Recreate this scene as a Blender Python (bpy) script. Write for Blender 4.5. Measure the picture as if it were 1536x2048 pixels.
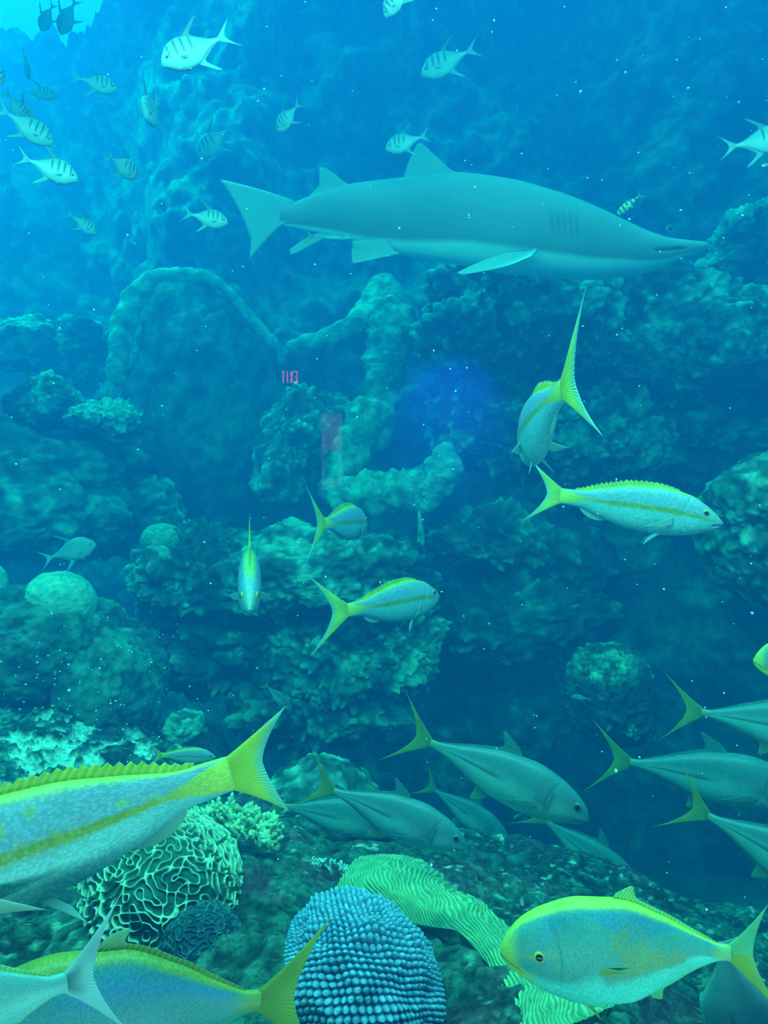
import bpy, bmesh, math, random
import numpy as np
from mathutils import Vector, Matrix, Euler

for _o in list(bpy.data.objects):
    bpy.data.objects.remove(_o, do_unlink=True)
SC = bpy.context.scene
COL = SC.collection
PI = math.pi

# ------------------------------------------------------------------ camera
F_PX = 1500.0
cam_d = bpy.data.cameras.new('camera')
cam_d.sensor_fit = 'HORIZONTAL'
cam_d.sensor_width = 36.0
cam_d.lens = 36.0 * F_PX / 1536.0
cam_d.clip_start = 0.01
cam_d.clip_end = 200
cam = bpy.data.objects.new('camera', cam_d)
COL.objects.link(cam)
cam.location = (0, 0, 0)
cam.rotation_euler = (PI / 2, 0, 0)
SC.camera = cam

SC.view_settings.view_transform = 'Standard'
SC.view_settings.look = 'None'
SC.view_settings.gamma = 1.0
SC.view_settings.use_curve_mapping = False
SC.view_settings.exposure = 0.0
SC.cycles.use_denoising = True
SC.cycles.volume_bounces = 2
SC.cycles.max_bounces = 6
SC.cycles.diffuse_bounces = 2
SC.cycles.glossy_bounces = 2
SC.cycles.transmission_bounces = 4
SC.cycles.transparent_max_bounces = 12

# ------------------------------------------------------------------ world: daylight over the tank
WORLD_STR = 3.5
world = bpy.data.worlds.new('daylight_over_tank')
SC.world = world
world.use_nodes = True
nt = world.node_tree
nt.nodes.clear()
wo = nt.nodes.new('ShaderNodeOutputWorld')
wb = nt.nodes.new('ShaderNodeBackground')
wtc = nt.nodes.new('ShaderNodeTexCoord')
wsx = nt.nodes.new('ShaderNodeSeparateXYZ')
wr = nt.nodes.new('ShaderNodeValToRGB')
nt.links.new(wtc.outputs['Generated'], wsx.inputs[0])
wm = nt.nodes.new('ShaderNodeMath'); wm.operation = 'MULTIPLY_ADD'
wm.inputs[1].default_value = 0.5; wm.inputs[2].default_value = 0.5
nt.links.new(wsx.outputs['Z'], wm.inputs[0])
nt.links.new(wm.outputs[0], wr.inputs[0])
els = wr.color_ramp.elements
els[0].position = 0.30; els[0].color = (0.002, 0.035, 0.038, 1)
els[1].position = 0.98; els[1].color = (0.14, 0.72, 1.0, 1)
e_ = els.new(0.62); e_.color = (0.006, 0.068, 0.09, 1)
nt.links.new(wr.outputs[0], wb.inputs['Color'])
wb.inputs['Strength'].default_value = WORLD_STR
nt.links.new(wb.outputs[0], wo.inputs['Surface'])


def area_lamp(name, loc, target, size, power, color, size_y=None):
    d = bpy.data.lights.new(name, 'AREA')
    d.energy = power
    d.color = color
    d.shape = 'RECTANGLE'
    d.size = size
    d.size_y = size_y or size
    o = bpy.data.objects.new(name, d)
    COL.objects.link(o)
    o.location = loc
    o.rotation_euler = (Vector(target) - Vector(loc)).to_track_quat('-Z', 'Y').to_euler()
    return o


# one lamp hung over the water at the left, plus two added fill lights
SURF_Z = 6.6
area_lamp('belly_fill_light', (0.0, -0.25, -1.52), (0.0, 1.6, -.5), 4.0, 46, (0.35, 1.0, 0.88), 0.15)  # added fill from below to brighten the fish bellies
area_lamp('tank_lamp_left', (-5.3, 6.8, SURF_Z + .15), (-5.3, 6.8, -3), 2.4, 850, (0.10, 0.85, 1.0))
area_lamp('front_fill_light', (0.0, 0.80, 2.1), (0.0, 2.2, -.9), 5.0, 210, (0.45, 1.0, 0.80), 0.4)  # added fill, below the surface, for the near fish and corals


def P(px, py, Y):
    return Vector(((px - 768.0) / F_PX * Y, Y, -(py - 1024.0) / F_PX * Y))


# ------------------------------------------------------------------ numpy noise
def _h(ix, iy, iz, seed):
    n = (ix.astype(np.int64) * 374761393 + iy.astype(np.int64) * 668265263 + iz.astype(np.int64) * 2147483647 + seed * 974711) & 0xffffffff
    n = ((n ^ (n >> 13)) * 1274126177) & 0xffffffff
    n = (n ^ (n >> 16)) * 2246822519 & 0xffffffff
    return ((n ^ (n >> 15)) & 0xffffff) / float(0xffffff)


def vnoise(p, seed=0):
    i = np.floor(p).astype(np.int64)
    f = p - i
    u = f * f * f * (f * (f * 6 - 15) + 10)
    r = 0
    for dx in (0, 1):
        wx = u[:, 0] if dx else 1 - u[:, 0]
        for dy in (0, 1):
            wy = u[:, 1] if dy else 1 - u[:, 1]
            for dz in (0, 1):
                wz = u[:, 2] if dz else 1 - u[:, 2]
                r = r + wx * wy * wz * _h(i[:, 0] + dx, i[:, 1] + dy, i[:, 2] + dz, seed)
    return r * 2 - 1


def fbm(p, octv=4, seed=0, gain=0.5, lac=2.03):
    a, s, r = 1.0, 0.0, 0
    q = p.copy()
    for k in range(octv):
        r = r + a * vnoise(q, seed + k * 17)
        s += a
        a *= gain
        q = q * lac + 11.3
    return r / s


def worley(p, seed=0):
    i = np.floor(p).astype(np.int64)
    best = np.full(len(p), 9.0)
    sec = np.full(len(p), 9.0)
    for dx in (-1, 0, 1):
        for dy in (-1, 0, 1):
            for dz in (-1, 0, 1):
                cx, cy, cz = i[:, 0] + dx, i[:, 1] + dy, i[:, 2] + dz
                qx = cx + _h(cx, cy, cz, seed) - p[:, 0]
                qy = cy + _h(cx, cy, cz, seed + 5) - p[:, 1]
                qz = cz + _h(cx, cy, cz, seed + 9) - p[:, 2]
                d = qx * qx + qy * qy + qz * qz
                nb = d < best
                sec = np.where(nb, best, np.minimum(sec, d))
                best = np.where(nb, d, best)
    return np.sqrt(best), np.sqrt(sec)


def maze(p, wl, seed=0, n=26):
    rs = np.random.RandomState(seed)
    r = 0
    for k in range(n):
        d = rs.normal(size=3)
        d /= np.linalg.norm(d)
        r = r + np.cos(p @ (d * 2 * PI / wl) + rs.uniform(0, 2 * PI))
    return r / math.sqrt(n / 2.0)


def sstep(a, b, x):
    t = np.clip((x - a) / (b - a), 0, 1)
    return t * t * (3 - 2 * t)


def mixc(a, b, t):
    t = np.asarray(t)[:, None]
    return np.asarray(a) * (1 - t) + np.asarray(b) * t


# ------------------------------------------------------------------ mesh helpers
def mesh_np(name, verts, faces, mat, col=None, vec=None, smooth=True):
    """verts Nx3; faces list of tuples or an MxK int array."""
    me = bpy.data.meshes.new(name)
    verts = np.asarray(verts, dtype=np.float32)
    if isinstance(faces, np.ndarray):
        M, K = faces.shape
        me.vertices.add(len(verts))
        me.vertices.foreach_set('co', verts.ravel())
        me.loops.add(M * K)
        me.loops.foreach_set('vertex_index', faces.astype(np.int32).ravel())
        me.polygons.add(M)
        me.polygons.foreach_set('loop_start', np.arange(0, M * K, K, dtype=np.int32))
        me.update(calc_edges=True)
        me.validate()
    else:
        me.from_pydata([tuple(map(float, v)) for v in verts], [], [tuple(int(i) for i in f) for f in faces])
        me.validate()
    if smooth:
        me.polygons.foreach_set('use_smooth', [True] * len(me.polygons))
    if col is not None:
        a = me.attributes.new('col', 'FLOAT_COLOR', 'POINT')
        c4 = np.ones((len(verts), 4), dtype=np.float32)
        c4[:, :3] = np.clip(col, 0, 1)
        a.data.foreach_set('color', c4.ravel())
    if vec is not None:
        a = me.attributes.new('sv', 'FLOAT_VECTOR', 'POINT')
        v3 = np.zeros((len(verts), 3), dtype=np.float32)
        v3[:, :vec.shape[1]] = vec
        a.data.foreach_set('vector', v3.ravel())
    me.materials.append(mat)
    me.update()
    return me


def link(name, me, parent=None, loc=None):
    o = bpy.data.objects.new(name, me)
    COL.objects.link(o)
    if parent is not None:
        o.parent = parent
    if loc is not None:
        o.location = loc
    return o


def tag(o, label=None, cat=None, group=None, kind=None):
    if label:
        o['label'] = label
    if cat:
        o['category'] = cat
    if group:
        o['group'] = group
    if kind:
        o['kind'] = kind
    return o


def grid_faces(nu, nv, wrap_v=False):
    """vertex index = u*nv+v"""
    vs = nv if wrap_v else nv - 1
    u, v = np.meshgrid(np.arange(nu - 1), np.arange(vs), indexing='ij')
    u, v = u.ravel(), v.ravel()
    v2 = (v + 1) % nv
    return np.stack([u * nv + v, (u + 1) * nv + v, (u + 1) * nv + v2, u * nv + v2], 1)


def box_mesh(name, lo, hi, mat, bevel=0.0):
    bm = bmesh.new()
    bmesh.ops.create_cube(bm, size=1)
    lo, hi = Vector(lo), Vector(hi)
    for v in bm.verts:
        v.co = Vector([(lo[i] + hi[i]) / 2 + v.co[i] * (hi[i] - lo[i]) for i in range(3)])
    if bevel:
        bmesh.ops.bevel(bm, geom=bm.edges[:], offset=bevel, segments=2, affect='EDGES')
    me = bpy.data.meshes.new(name)
    bm.to_mesh(me)
    bm.free()
    me.materials.append(mat)
    return me


_ico = {}


def ico(n):
    if n not in _ico:
        bm = bmesh.new()
        bmesh.ops.create_icosphere(bm, subdivisions=n, radius=1)
        v = np.array([x.co[:] for x in bm.verts])
        f = np.array([[y.index for y in x.verts] for x in bm.faces])
        bm.free()
        _ico[n] = (v / np.linalg.norm(v, axis=1)[:, None], f)
    return _ico[n]


# ------------------------------------------------------------------ materials
def new_mat(name):
    m = bpy.data.materials.new(name)
    m.use_nodes = True
    t = m.node_tree
    t.nodes.clear()
    return m, t, t.nodes.new('ShaderNodeOutputMaterial')


def attr_mat(name, rough=0.7, spec=0.2, nscale=30, nmix=0.35, bump=0.3, bdist=0.01, bscale=60, vor=False, transl=0.0,
             metallic=0.0, rays=False, stretch=None):
    m, t, out = new_mat(name)
    N, L = t.nodes, t.links
    a = N.new('ShaderNodeAttribute'); a.attribute_name = 'col'
    b = N.new('ShaderNodeBsdfPrincipled')
    b.inputs['Roughness'].default_value = rough
    b.inputs['Specular IOR Level'].default_value = spec
    b.inputs['Metallic'].default_value = metallic
    tc = N.new('ShaderNodeTexCoord')
    src = tc.outputs['Object']
    if vor or rays:
        s = N.new('ShaderNodeAttribute'); s.attribute_name = 'sv'
        src = s.outputs['Vector']
    if stretch:
        mp = N.new('ShaderNodeMapping'); mp.inputs['Scale'].default_value = stretch
        L.new(src, mp.inputs[0]); src = mp.outputs[0]
    n1 = N.new('ShaderNodeTexNoise'); n1.inputs['Scale'].default_value = nscale; n1.inputs['Detail'].default_value = 5
    L.new(tc.outputs['Object'], n1.inputs['Vector'])
    mr = N.new('ShaderNodeMapRange')
    mr.inputs['From Min'].default_value = 0.3; mr.inputs['From Max'].default_value = 0.7
    mr.inputs['To Min'].default_value = 1 - nmix; mr.inputs['To Max'].default_value = 1 + nmix
    L.new(n1.outputs['Fac'], mr.inputs['Value'])
    vm = N.new('ShaderNodeVectorMath'); vm.operation = 'SCALE'
    L.new(a.outputs['Color'], vm.inputs[0]); L.new(mr.outputs[0], vm.inputs['Scale'])
    colout = vm.outputs[0]
    if vor:
        tx = N.new('ShaderNodeTexVoronoi'); tx.inputs['Scale'].default_value = bscale
        L.new(src, tx.inputs['Vector']); h = tx.outputs['Distance']
        m2 = N.new('ShaderNodeMapRange'); m2.inputs['From Max'].default_value = 0.7
        m2.inputs['To Min'].default_value = 1.14; m2.inputs['To Max'].default_value = 0.74
        L.new(h, m2.inputs['Value'])
        v2 = N.new('ShaderNodeVectorMath'); v2.operation = 'SCALE'
        L.new(colout, v2.inputs[0]); L.new(m2.outputs[0], v2.inputs['Scale']); colout = v2.outputs[0]
    elif rays:
        tx = N.new('ShaderNodeTexWave'); tx.inputs['Scale'].default_value = bscale
        tx.inputs['Distortion'].default_value = 0.6
        L.new(src, tx.inputs['Vector']); h = tx.outputs['Fac']
        m2 = N.new('ShaderNodeMapRange'); m2.inputs['To Min'].default_value = 0.85; m2.inputs['To Max'].default_value = 1.08
        L.new(h, m2.inputs['Value'])
        v2 = N.new('ShaderNodeVectorMath'); v2.operation = 'SCALE'
        L.new(colout, v2.inputs[0]); L.new(m2.outputs[0], v2.inputs['Scale']); colout = v2.outputs[0]
    else:
        tx = N.new('ShaderNodeTexNoise'); tx.inputs['Scale'].default_value = bscale; tx.inputs['Detail'].default_value = 6
        L.new(src, tx.inputs['Vector']); h = tx.outputs['Fac']
    L.new(colout, b.inputs['Base Color'])
    bp = N.new('ShaderNodeBump'); bp.inputs['Strength'].default_value = bump; bp.inputs['Distance'].default_value = bdist
    L.new(h, bp.inputs['Height']); L.new(bp.outputs[0], b.inputs['Normal'])
    if transl > 0:
        tr = N.new('ShaderNodeBsdfTranslucent'); L.new(colout, tr.inputs['Color'])
        mx = N.new('ShaderNodeMixShader'); mx.inputs[0].default_value = transl
        L.new(b.outputs[0], mx.inputs[1]); L.new(tr.outputs[0], mx.inputs[2]); L.new(mx.outputs[0], out.inputs['Surface'])
    else:
        L.new(b.outputs[0], out.inputs['Surface'])
    return m


def flat_mat(name, color, rough=0.5, emis=None, estr=0.0, spec=0.3):
    m, t, out = new_mat(name)
    b = t.nodes.new('ShaderNodeBsdfPrincipled')
    b.inputs['Roughness'].default_value = rough
    b.inputs['Specular IOR Level'].default_value = spec
    n = t.nodes.new('ShaderNodeTexNoise'); n.inputs['Scale'].default_value = 25
    r = t.nodes.new('ShaderNodeValToRGB')
    r.color_ramp.elements[0].color = tuple(c * .85 for c in color) + (1,)
    r.color_ramp.elements[1].color = tuple(min(1, c * 1.12) for c in color) + (1,)
    t.links.new(n.outputs['Fac'], r.inputs[0]); t.links.new(r.outputs[0], b.inputs['Base Color'])
    if emis:
        b.inputs['Emission Color'].default_value = tuple(emis) + (1,)
        b.inputs['Emission Strength'].default_value = estr
    t.links.new(b.outputs[0], out.inputs['Surface'])
    return m


M_ROCK = attr_mat('reef_rock', rough=0.9, spec=0.05, nscale=9, nmix=0.55, bump=0.9, bdist=0.03, bscale=22)
M_TURF = attr_mat('turf_rock', rough=0.9, spec=0.1, nscale=45, nmix=0.6, bump=1.0, bdist=0.02, bscale=90, stretch=(1, 1, .5))
M_CORAL = attr_mat('coral', rough=0.75, spec=0.15, nscale=40, nmix=0.22, bump=0.5, bdist=0.006, bscale=160)
M_BODY = attr_mat('fish_scales', rough=0.38, spec=0.45, nscale=5, nmix=0.10, bump=0.12, bdist=0.006, bscale=85, vor=True)
M_SMOOTH = attr_mat('smooth_fish_skin', rough=0.42, spec=0.4, nscale=6, nmix=0.10, bump=0.05, bdist=0.004, bscale=160, vor=True)
M_FIN = attr_mat('fin_membrane', rough=0.5, spec=0.3, nscale=8, nmix=0.12, bump=0.35, bdist=0.01, bscale=9, rays=True, transl=0.35)
M_SHARK = attr_mat('shark_skin', rough=0.62, spec=0.25, nscale=4, nmix=0.12, bump=0.15, bdist=0.01, bscale=60)
M_PUPIL = flat_mat('eye_black', (0.008, 0.010, 0.014), 0.15, spec=0.6)
M_IRIS = flat_mat('eye_silver', (0.10, 0.26, 0.24), 0.35)
M_IRIS_Y = flat_mat('eye_gold', (0.75, 0.62, 0.12), 0.25)
M_SPECK = flat_mat('pale_grain', (0.85, 0.95, 0.92), 0.6)

# ------------------------------------------------------------------ water (scattering volume) and glass
m_w, t_w, o_w = new_mat('tank_water')
vs = t_w.nodes.new('ShaderNodeVolumeScatter')
vs.inputs['Color'].default_value = (0.010, 0.315, 1.0, 1)
vs.inputs['Density'].default_value = 0.130
vs.inputs['Anisotropy'].default_value = 0.25
va = t_w.nodes.new('ShaderNodeVolumeAbsorption')
va.inputs['Color'].default_value = (0.0, 0.85, 0.875, 1)
va.inputs['Density'].default_value = 0.34
ad = t_w.nodes.new('ShaderNodeAddShader')
t_w.links.new(vs.outputs[0], ad.inputs[0]); t_w.links.new(va.outputs[0], ad.inputs[1])
t_w.links.new(ad.outputs[0], o_w.inputs['Volume'])
GLASS_Y = 0.50
water = link('tank_water', box_mesh('tank_water', (-9, GLASS_Y + .07, -4.5), (9, 15, SURF_Z), m_w))
tag(water, 'clear blue green water filling the whole tank', 'water', kind='stuff')

m_g, t_g, o_g = new_mat('acrylic_pane')
tr = t_g.nodes.new('ShaderNodeBsdfTransparent'); tr.inputs[0].default_value = (0.985, 0.995, 0.995, 1)
gl = t_g.nodes.new('ShaderNodeBsdfGlossy'); gl.inputs['Roughness'].default_value = 0.0
fr = t_g.nodes.new('ShaderNodeFresnel'); fr.inputs['IOR'].default_value = 1.49
ge = t_g.nodes.new('ShaderNodeNewGeometry')
ma = t_g.nodes.new('ShaderNodeMath'); ma.operation = 'SUBTRACT'; ma.inputs[0].default_value = 1
mu = t_g.nodes.new('ShaderNodeMath'); mu.operation = 'MULTIPLY'
mx = t_g.nodes.new('ShaderNodeMixShader')
L = t_g.links
L.new(ge.outputs['Backfacing'], ma.inputs[1]); L.new(ma.outputs[0], mu.inputs[0]); L.new(fr.outputs[0], mu.inputs[1])
L.new(mu.outputs[0], mx.inputs[0]); L.new(tr.outputs[0], mx.inputs[1]); L.new(gl.outputs[0], mx.inputs[2])
L.new(mx.outputs[0], o_g.inputs['Surface'])
tag(link('window_1', box_mesh('window_1', (-4, GLASS_Y, -1.6), (4, GLASS_Y + .05, 2.3), m_g)), kind='structure')

# ------------------------------------------------------------------ viewing gallery behind the visitor (seen only as reflections)
m_gal = flat_mat('gallery_paint', (0.05, 0.05, 0.06), 0.8)
m_carpet = flat_mat('gallery_carpet', (0.02, 0.02, 0.03), 0.95)
GB = -8.4
for nm, lo, hi, mt in (('floor', (-4.2, GB, -1.75), (4.2, GLASS_Y + .05, -1.6), m_carpet),
                       ('ceiling', (-4.2, GB, 2.3), (4.2, GLASS_Y + .05, 2.45), m_gal),
                       ('wall_gallery_back', (-4.2, GB - .15, -1.75), (4.2, GB, 2.45), m_gal),
                       ('wall_gallery_left', (-4.3, GB, -1.6), (-4.1, GLASS_Y + .05, 2.3), m_gal),
                       ('wall_gallery_right', (4.1, GB, -1.6), (4.3, GLASS_Y + .05, 2.3), m_gal)):
    tag(link(nm, box_mesh(nm, lo, hi, mt)), kind='structure')
MIR = 2 * GLASS_Y - GB         # apparent depth of the back wall in the reflection


def refl(px, py, off=0.0):
    Y = MIR - off
    q = P(px, py, Y)
    return Vector((q.x, 2 * GLASS_Y - Y, q.z))


m_exit = flat_mat('exit_red', (0.5, 0.02, 0.03), 0.4, (1.0, 0.10, 0.16), 14)
m_exit_box = flat_mat('exit_housing', (0.03, 0.03, 0.03), 0.5)
c = refl(579, 754, .06)
ex = bpy.data.objects.new('exit_sign', None); COL.objects.link(ex); ex.location = (c.x, GB, c.z)
tag(ex, 'dark exit sign with glowing red letters EXIT, mirrored faintly in the glass', 'exit sign')
link('housing', box_mesh('housing', (-.13, 0.0, -.11), (.13, .05, .11), m_exit_box, .006), ex)


def letter(segs, x0, w, h):
    bm = bmesh.new()
    for (ax, az, bx, bz) in segs:
        a = Vector((x0 + ax * w, .053, az * h)); b = Vector((x0 + bx * w, .053, bz * h))
        d = (b - a).normalized(); n = Vector((-d.z, 0, d.x)) * .0055
        a -= d * .004; b += d * .004
        vsx = [bm.verts.new(a + n), bm.verts.new(a - n), bm.verts.new(b - n), bm.verts.new(b + n)]
        f = bm.faces.new(vsx)
        r = bmesh.ops.extrude_face_region(bm, geom=[f])
        for v in r['geom']:
            if isinstance(v, bmesh.types.BMVert):
                v.co.y -= .012
    bmesh.ops.recalc_face_normals(bm, faces=bm.faces[:])
    me = bpy.data.meshes.new('letter'); bm.to_mesh(me); bm.free(); me.materials.append(m_exit)
    return me


# seen from the tank side, +x lies to the reader's left: letters run towards -x
for i, sg in enumerate((((0, -1, 0, 1), (0, 1, 1, 1), (0, 0, .8, 0), (0, -1, 1, -1)),
                        ((0, -1, 1, 1), (0, 1, 1, -1)),
                        ((.5, -1, .5, 1),),
                        ((0, 1, 1, 1), (.5, 1, .5, -1)))):
    sg = [(-a, b, -c_, d) for a, b, c_, d in sg]
    link('letter', letter(sg, .092 - i * .052, .030, .068), ex)

c = refl(663, 900, .05)
m_lbx = flat_mat('lightbox_face', (0.5, 0.5, 0.5), 0.5, (0.90, 0.95, 0.92), 0.9)
m_lbd = flat_mat('lightbox_dim', (0.4, 0.4, 0.4), 0.5, (0.75, 0.72, 0.86), 0.45)
lb = bpy.data.objects.new('wall_panel', None); COL.objects.link(lb); lb.location = (c.x, GB, c.z)
tag(lb, 'tall narrow backlit wall panel mirrored faintly in the glass', 'panel')
link('frame', box_mesh('frame', (-.13, 0.0, -.46), (.13, .03, .46), m_lbd, .004), lb)
link('lit_face', box_mesh('lit_face', (-.12, .03, .02), (.12, .04, .44), m_lbx), lb)
link('picture', box_mesh('picture', (-.09, .03, -.36), (.09, .04, -.04), m_exit_box), lb)

sp = bpy.data.lights.new('blue_wall_washer', 'SPOT')
sp.energy = 11000; sp.color = (0.01, 0.10, 1.0); sp.spot_size = math.radians(62); sp.spot_blend = 1.0; sp.shadow_soft_size = .05
so = bpy.data.objects.new('blue_wall_washer', sp); COL.objects.link(so)
tgt = refl(900, 830)
so.location = (tgt.x + .1, GB + 1.3, 2.2)
so.rotation_euler = (tgt - so.location).to_track_quat('-Z', 'Y').to_euler()

# ------------------------------------------------------------------ reef: rock masses
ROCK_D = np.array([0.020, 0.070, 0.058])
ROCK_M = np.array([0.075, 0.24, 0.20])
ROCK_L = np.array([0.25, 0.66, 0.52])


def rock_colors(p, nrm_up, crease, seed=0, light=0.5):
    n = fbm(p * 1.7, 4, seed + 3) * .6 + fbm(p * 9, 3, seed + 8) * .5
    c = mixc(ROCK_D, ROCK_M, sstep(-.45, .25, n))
    c = mixc(c, ROCK_L, sstep(.08, .48, n + crease * .50) * light)  # lump tops paled in the colour as if lit
    c = c * (1 - .45 * sstep(.05, -.3, crease))[:, None] if np.ndim(crease) else c  # shade between the lumps put into the colour
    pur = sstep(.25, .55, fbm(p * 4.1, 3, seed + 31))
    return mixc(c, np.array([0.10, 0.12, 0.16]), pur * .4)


def blob_verts(center, rad, seed, sub, rough=.30, lump=.10, lumpf=6.0, fine=.02, rot=0.0, flatten=0.0):
    v, f = ico(sub)
    n = v.copy()
    rad = np.asarray(rad, float)
    base = 1 + rough * fbm(n * 1.6 + seed * 3.1, 3, seed)
    p = n * rad * base[:, None]
    if rot:
        cr, sr = math.cos(rot), math.sin(rot)
        x = p[:, 0] * cr - p[:, 2] * sr; z = p[:, 0] * sr + p[:, 2] * cr
        p = np.stack([x, p[:, 1], z], 1)
    w = p + np.asarray(center)
    warp = np.stack([fbm(w * 2.1 + 5, 2, seed + 1), fbm(w * 2.1 + 9, 2, seed + 2), fbm(w * 2.1 + 14, 2, seed + 3)], 1) * .16
    f1, f2 = worley((w + warp) * lumpf, seed)
    cre = np.clip(1 - f1 * 1.15, -.2, 1)
    g1, _ = worley((w + warp * .5) * lumpf * 2.7, seed + 7)
    patch = sstep(-.25, .3, fbm(w * 1.3, 2, seed + 40))
    kn = np.clip(1 - g1 * 1.25, -.15, 1)
    d = lump * 1.25 * cre * (.35 + .65 * patch) + lump * .75 * kn * (.3 + .7 * patch) + fine * 1.5 * fbm(w * 30, 3, seed + 4)
    cre = cre * .5 + kn * .9 - .25
    d += lump * 1.1 * fbm(w * 3.1, 3, seed + 22)
    p = w + n * d[:, None]
    return p, f, cre


def rock_mass(name, blobs, label, seed, mat=None, light=.5, cat='rock', group=None, **kw):
    """blobs: (px, py, rx_px, ry_px, Y, depth_radius, sub, rot)"""
    V, Fc, C = [], [], []
    off = 0
    c0 = P(blobs[0][0], blobs[0][1], blobs[0][4])
    for k, b in enumerate(blobs):
        px, py, rx, ry, Y, dr, sub = b[:7]
        rot = b[7] if len(b) > 7 else 0
        cc = P(px, py, Y)
        p, f, cre = blob_verts(cc, (rx * Y / F_PX, dr, ry * Y / F_PX), seed + k * 13, sub, rot=rot, **kw)
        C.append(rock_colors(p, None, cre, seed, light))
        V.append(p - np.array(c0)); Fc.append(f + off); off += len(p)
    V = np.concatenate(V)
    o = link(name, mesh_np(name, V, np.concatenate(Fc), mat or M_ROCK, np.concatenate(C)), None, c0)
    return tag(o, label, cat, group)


def ridge(name, path, label, seed, nu=260, nv=64, mat=None, light=.8, cat='rock', lump=.05, tint=None):
    """path: (px, py, Y, radius m)"""
    pts = np.array([list(P(a, b, Y)) + [r] for a, b, Y, r in path])
    t = np.linspace(0, 1, len(pts)); tt = np.linspace(0, 1, nu)
    q = np.stack([smooth_interp(tt, t, pts[:, k]) for k in range(4)], 1)
    d = np.gradient(q[:, :3], axis=0); d /= np.linalg.norm(d, axis=1)[:, None]
    up = np.array([0, 1.0, 0])
    a = np.cross(d, up); a /= np.linalg.norm(a, axis=1)[:, None]
    b = np.cross(d, a)
    th = np.linspace(0, 2 * PI, nv, endpoint=False)
    endf = np.sqrt(np.clip(1 - np.abs(tt * 2 - 1) ** 10, 0, 1))
    nn = a[:, None, :] * np.cos(th)[None, :, None] + b[:, None, :] * np.sin(th)[None, :, None]
    p = q[:, None, :3] + nn * (q[:, 3] * endf)[:, None, None]
    p = p.reshape(-1, 3); nn = nn.reshape(-1, 3)
    rr = np.repeat(q[:, 3], nv)
    f1, _ = worley(p * 9, seed)
    cre = np.clip(1 - f1 * 1.15, -.2, 1)
    dd = rr * (.45 * fbm(p * 3.5, 3, seed + 2)) + lump * cre * np.minimum(1, rr / .1) + rr * .12 * fbm(p * 30, 2, seed + 3)
    p = p + nn * dd[:, None]
    c0 = p.mean(0)
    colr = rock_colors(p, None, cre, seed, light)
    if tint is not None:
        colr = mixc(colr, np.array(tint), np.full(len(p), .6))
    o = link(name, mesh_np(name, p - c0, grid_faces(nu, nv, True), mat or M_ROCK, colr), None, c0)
    return tag(o, label, cat)


def smooth_interp(x, xp, fp):
    """monotone-ish cubic through points (Catmull-Rom with limited slopes)."""
    xp = np.asarray(xp, float); fp = np.asarray(fp, float)
    h = np.diff(xp); dl = np.diff(fp) / h
    m = np.zeros(len(xp))
    for i in range(1, len(xp) - 1):
        if dl[i - 1] * dl[i] > 0:
            w1 = 2 * h[i] + h[i - 1]; w2 = h[i] + 2 * h[i - 1]
            m[i] = (w1 + w2) / (w1 / dl[i - 1] + w2 / dl[i])
    m[0] = dl[0]; m[-1] = dl[-1]
    x = np.clip(x, xp[0], xp[-1])
    k = np.clip(np.searchsorted(xp, x, side='right') - 1, 0, len(xp) - 2)
    t = (x - xp[k]) / h[k]
    return ((2 * t ** 3 - 3 * t ** 2 + 1) * fp[k] + (t ** 3 - 2 * t ** 2 + t) * h[k] * m[k]
            + (-2 * t ** 3 + 3 * t ** 2) * fp[k + 1] + (t ** 3 - t ** 2) * h[k] * m[k + 1])


# --- back wall of the tank (height field of artificial rock)
nx, nz = 420, 380
X, Z = np.meshgrid(np.linspace(-8.8, 8.8, nx), np.linspace(-4.4, 7.5, nz), indexing='ij')
q = np.stack([X.ravel(), np.zeros(X.size), Z.ravel()], 1)
yy = 8.6 + 3.2 * sstep(-1.6, -5.0, q[:, 0]) + 1.1 * fbm(q * .55, 3, 5) + .45 * fbm(q * 1.9, 3, 6)
f1, _ = worley(q * 2.2 + fbm(q * 2, 2, 3)[:, None] * .5, 9)
yy -= .30 * np.clip(1 - f1, 0, 1)
f2, _ = worley(q * 6.5, 19)
yy -= .09 * np.clip(1 - f2, 0, 1) + .05 * fbm(q * 12, 3, 8)
yy -= .9 * sstep(2.0, 3.6, q[:, 0])
q[:, 1] = yy
q[:, 2] += sstep(5.6, 7.5, q[:, 2]) * .9 * fbm(q * np.array([2.3, 1, 1]), 4, 91)
fac = grid_faces(nx, nz)[:, ::-1]
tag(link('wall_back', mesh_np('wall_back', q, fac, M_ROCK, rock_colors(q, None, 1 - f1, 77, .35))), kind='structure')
# tank side walls and bottom
m_side = flat_mat('tank_side_paint', (0.02, 0.15, 0.20), 0.9)
tag(link('wall_right', box_mesh('wall_right', (8.7, .6, -4.4), (8.9, 14, 6.9), m_side)), kind='structure')
nx, nz = 160, 160
X, Yg = np.meshgrid(np.linspace(-8.8, 8.8, nx), np.linspace(.62, 14, nz), indexing='ij')
q = np.stack([X.ravel(), Yg.ravel(), np.zeros(X.size)], 1)
q[:, 2] = -3.7 + .25 * fbm(q * .8, 3, 2) + .03 * fbm(q * 6, 3, 3)
tag(link('floor_tank', mesh_np('floor_tank', q, grid_faces(nx, nz), M_TURF,
    mixc(ROCK_M, ROCK_L, sstep(-.4, .5, fbm(q * 2, 3, 5))))), kind='structure')

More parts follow.
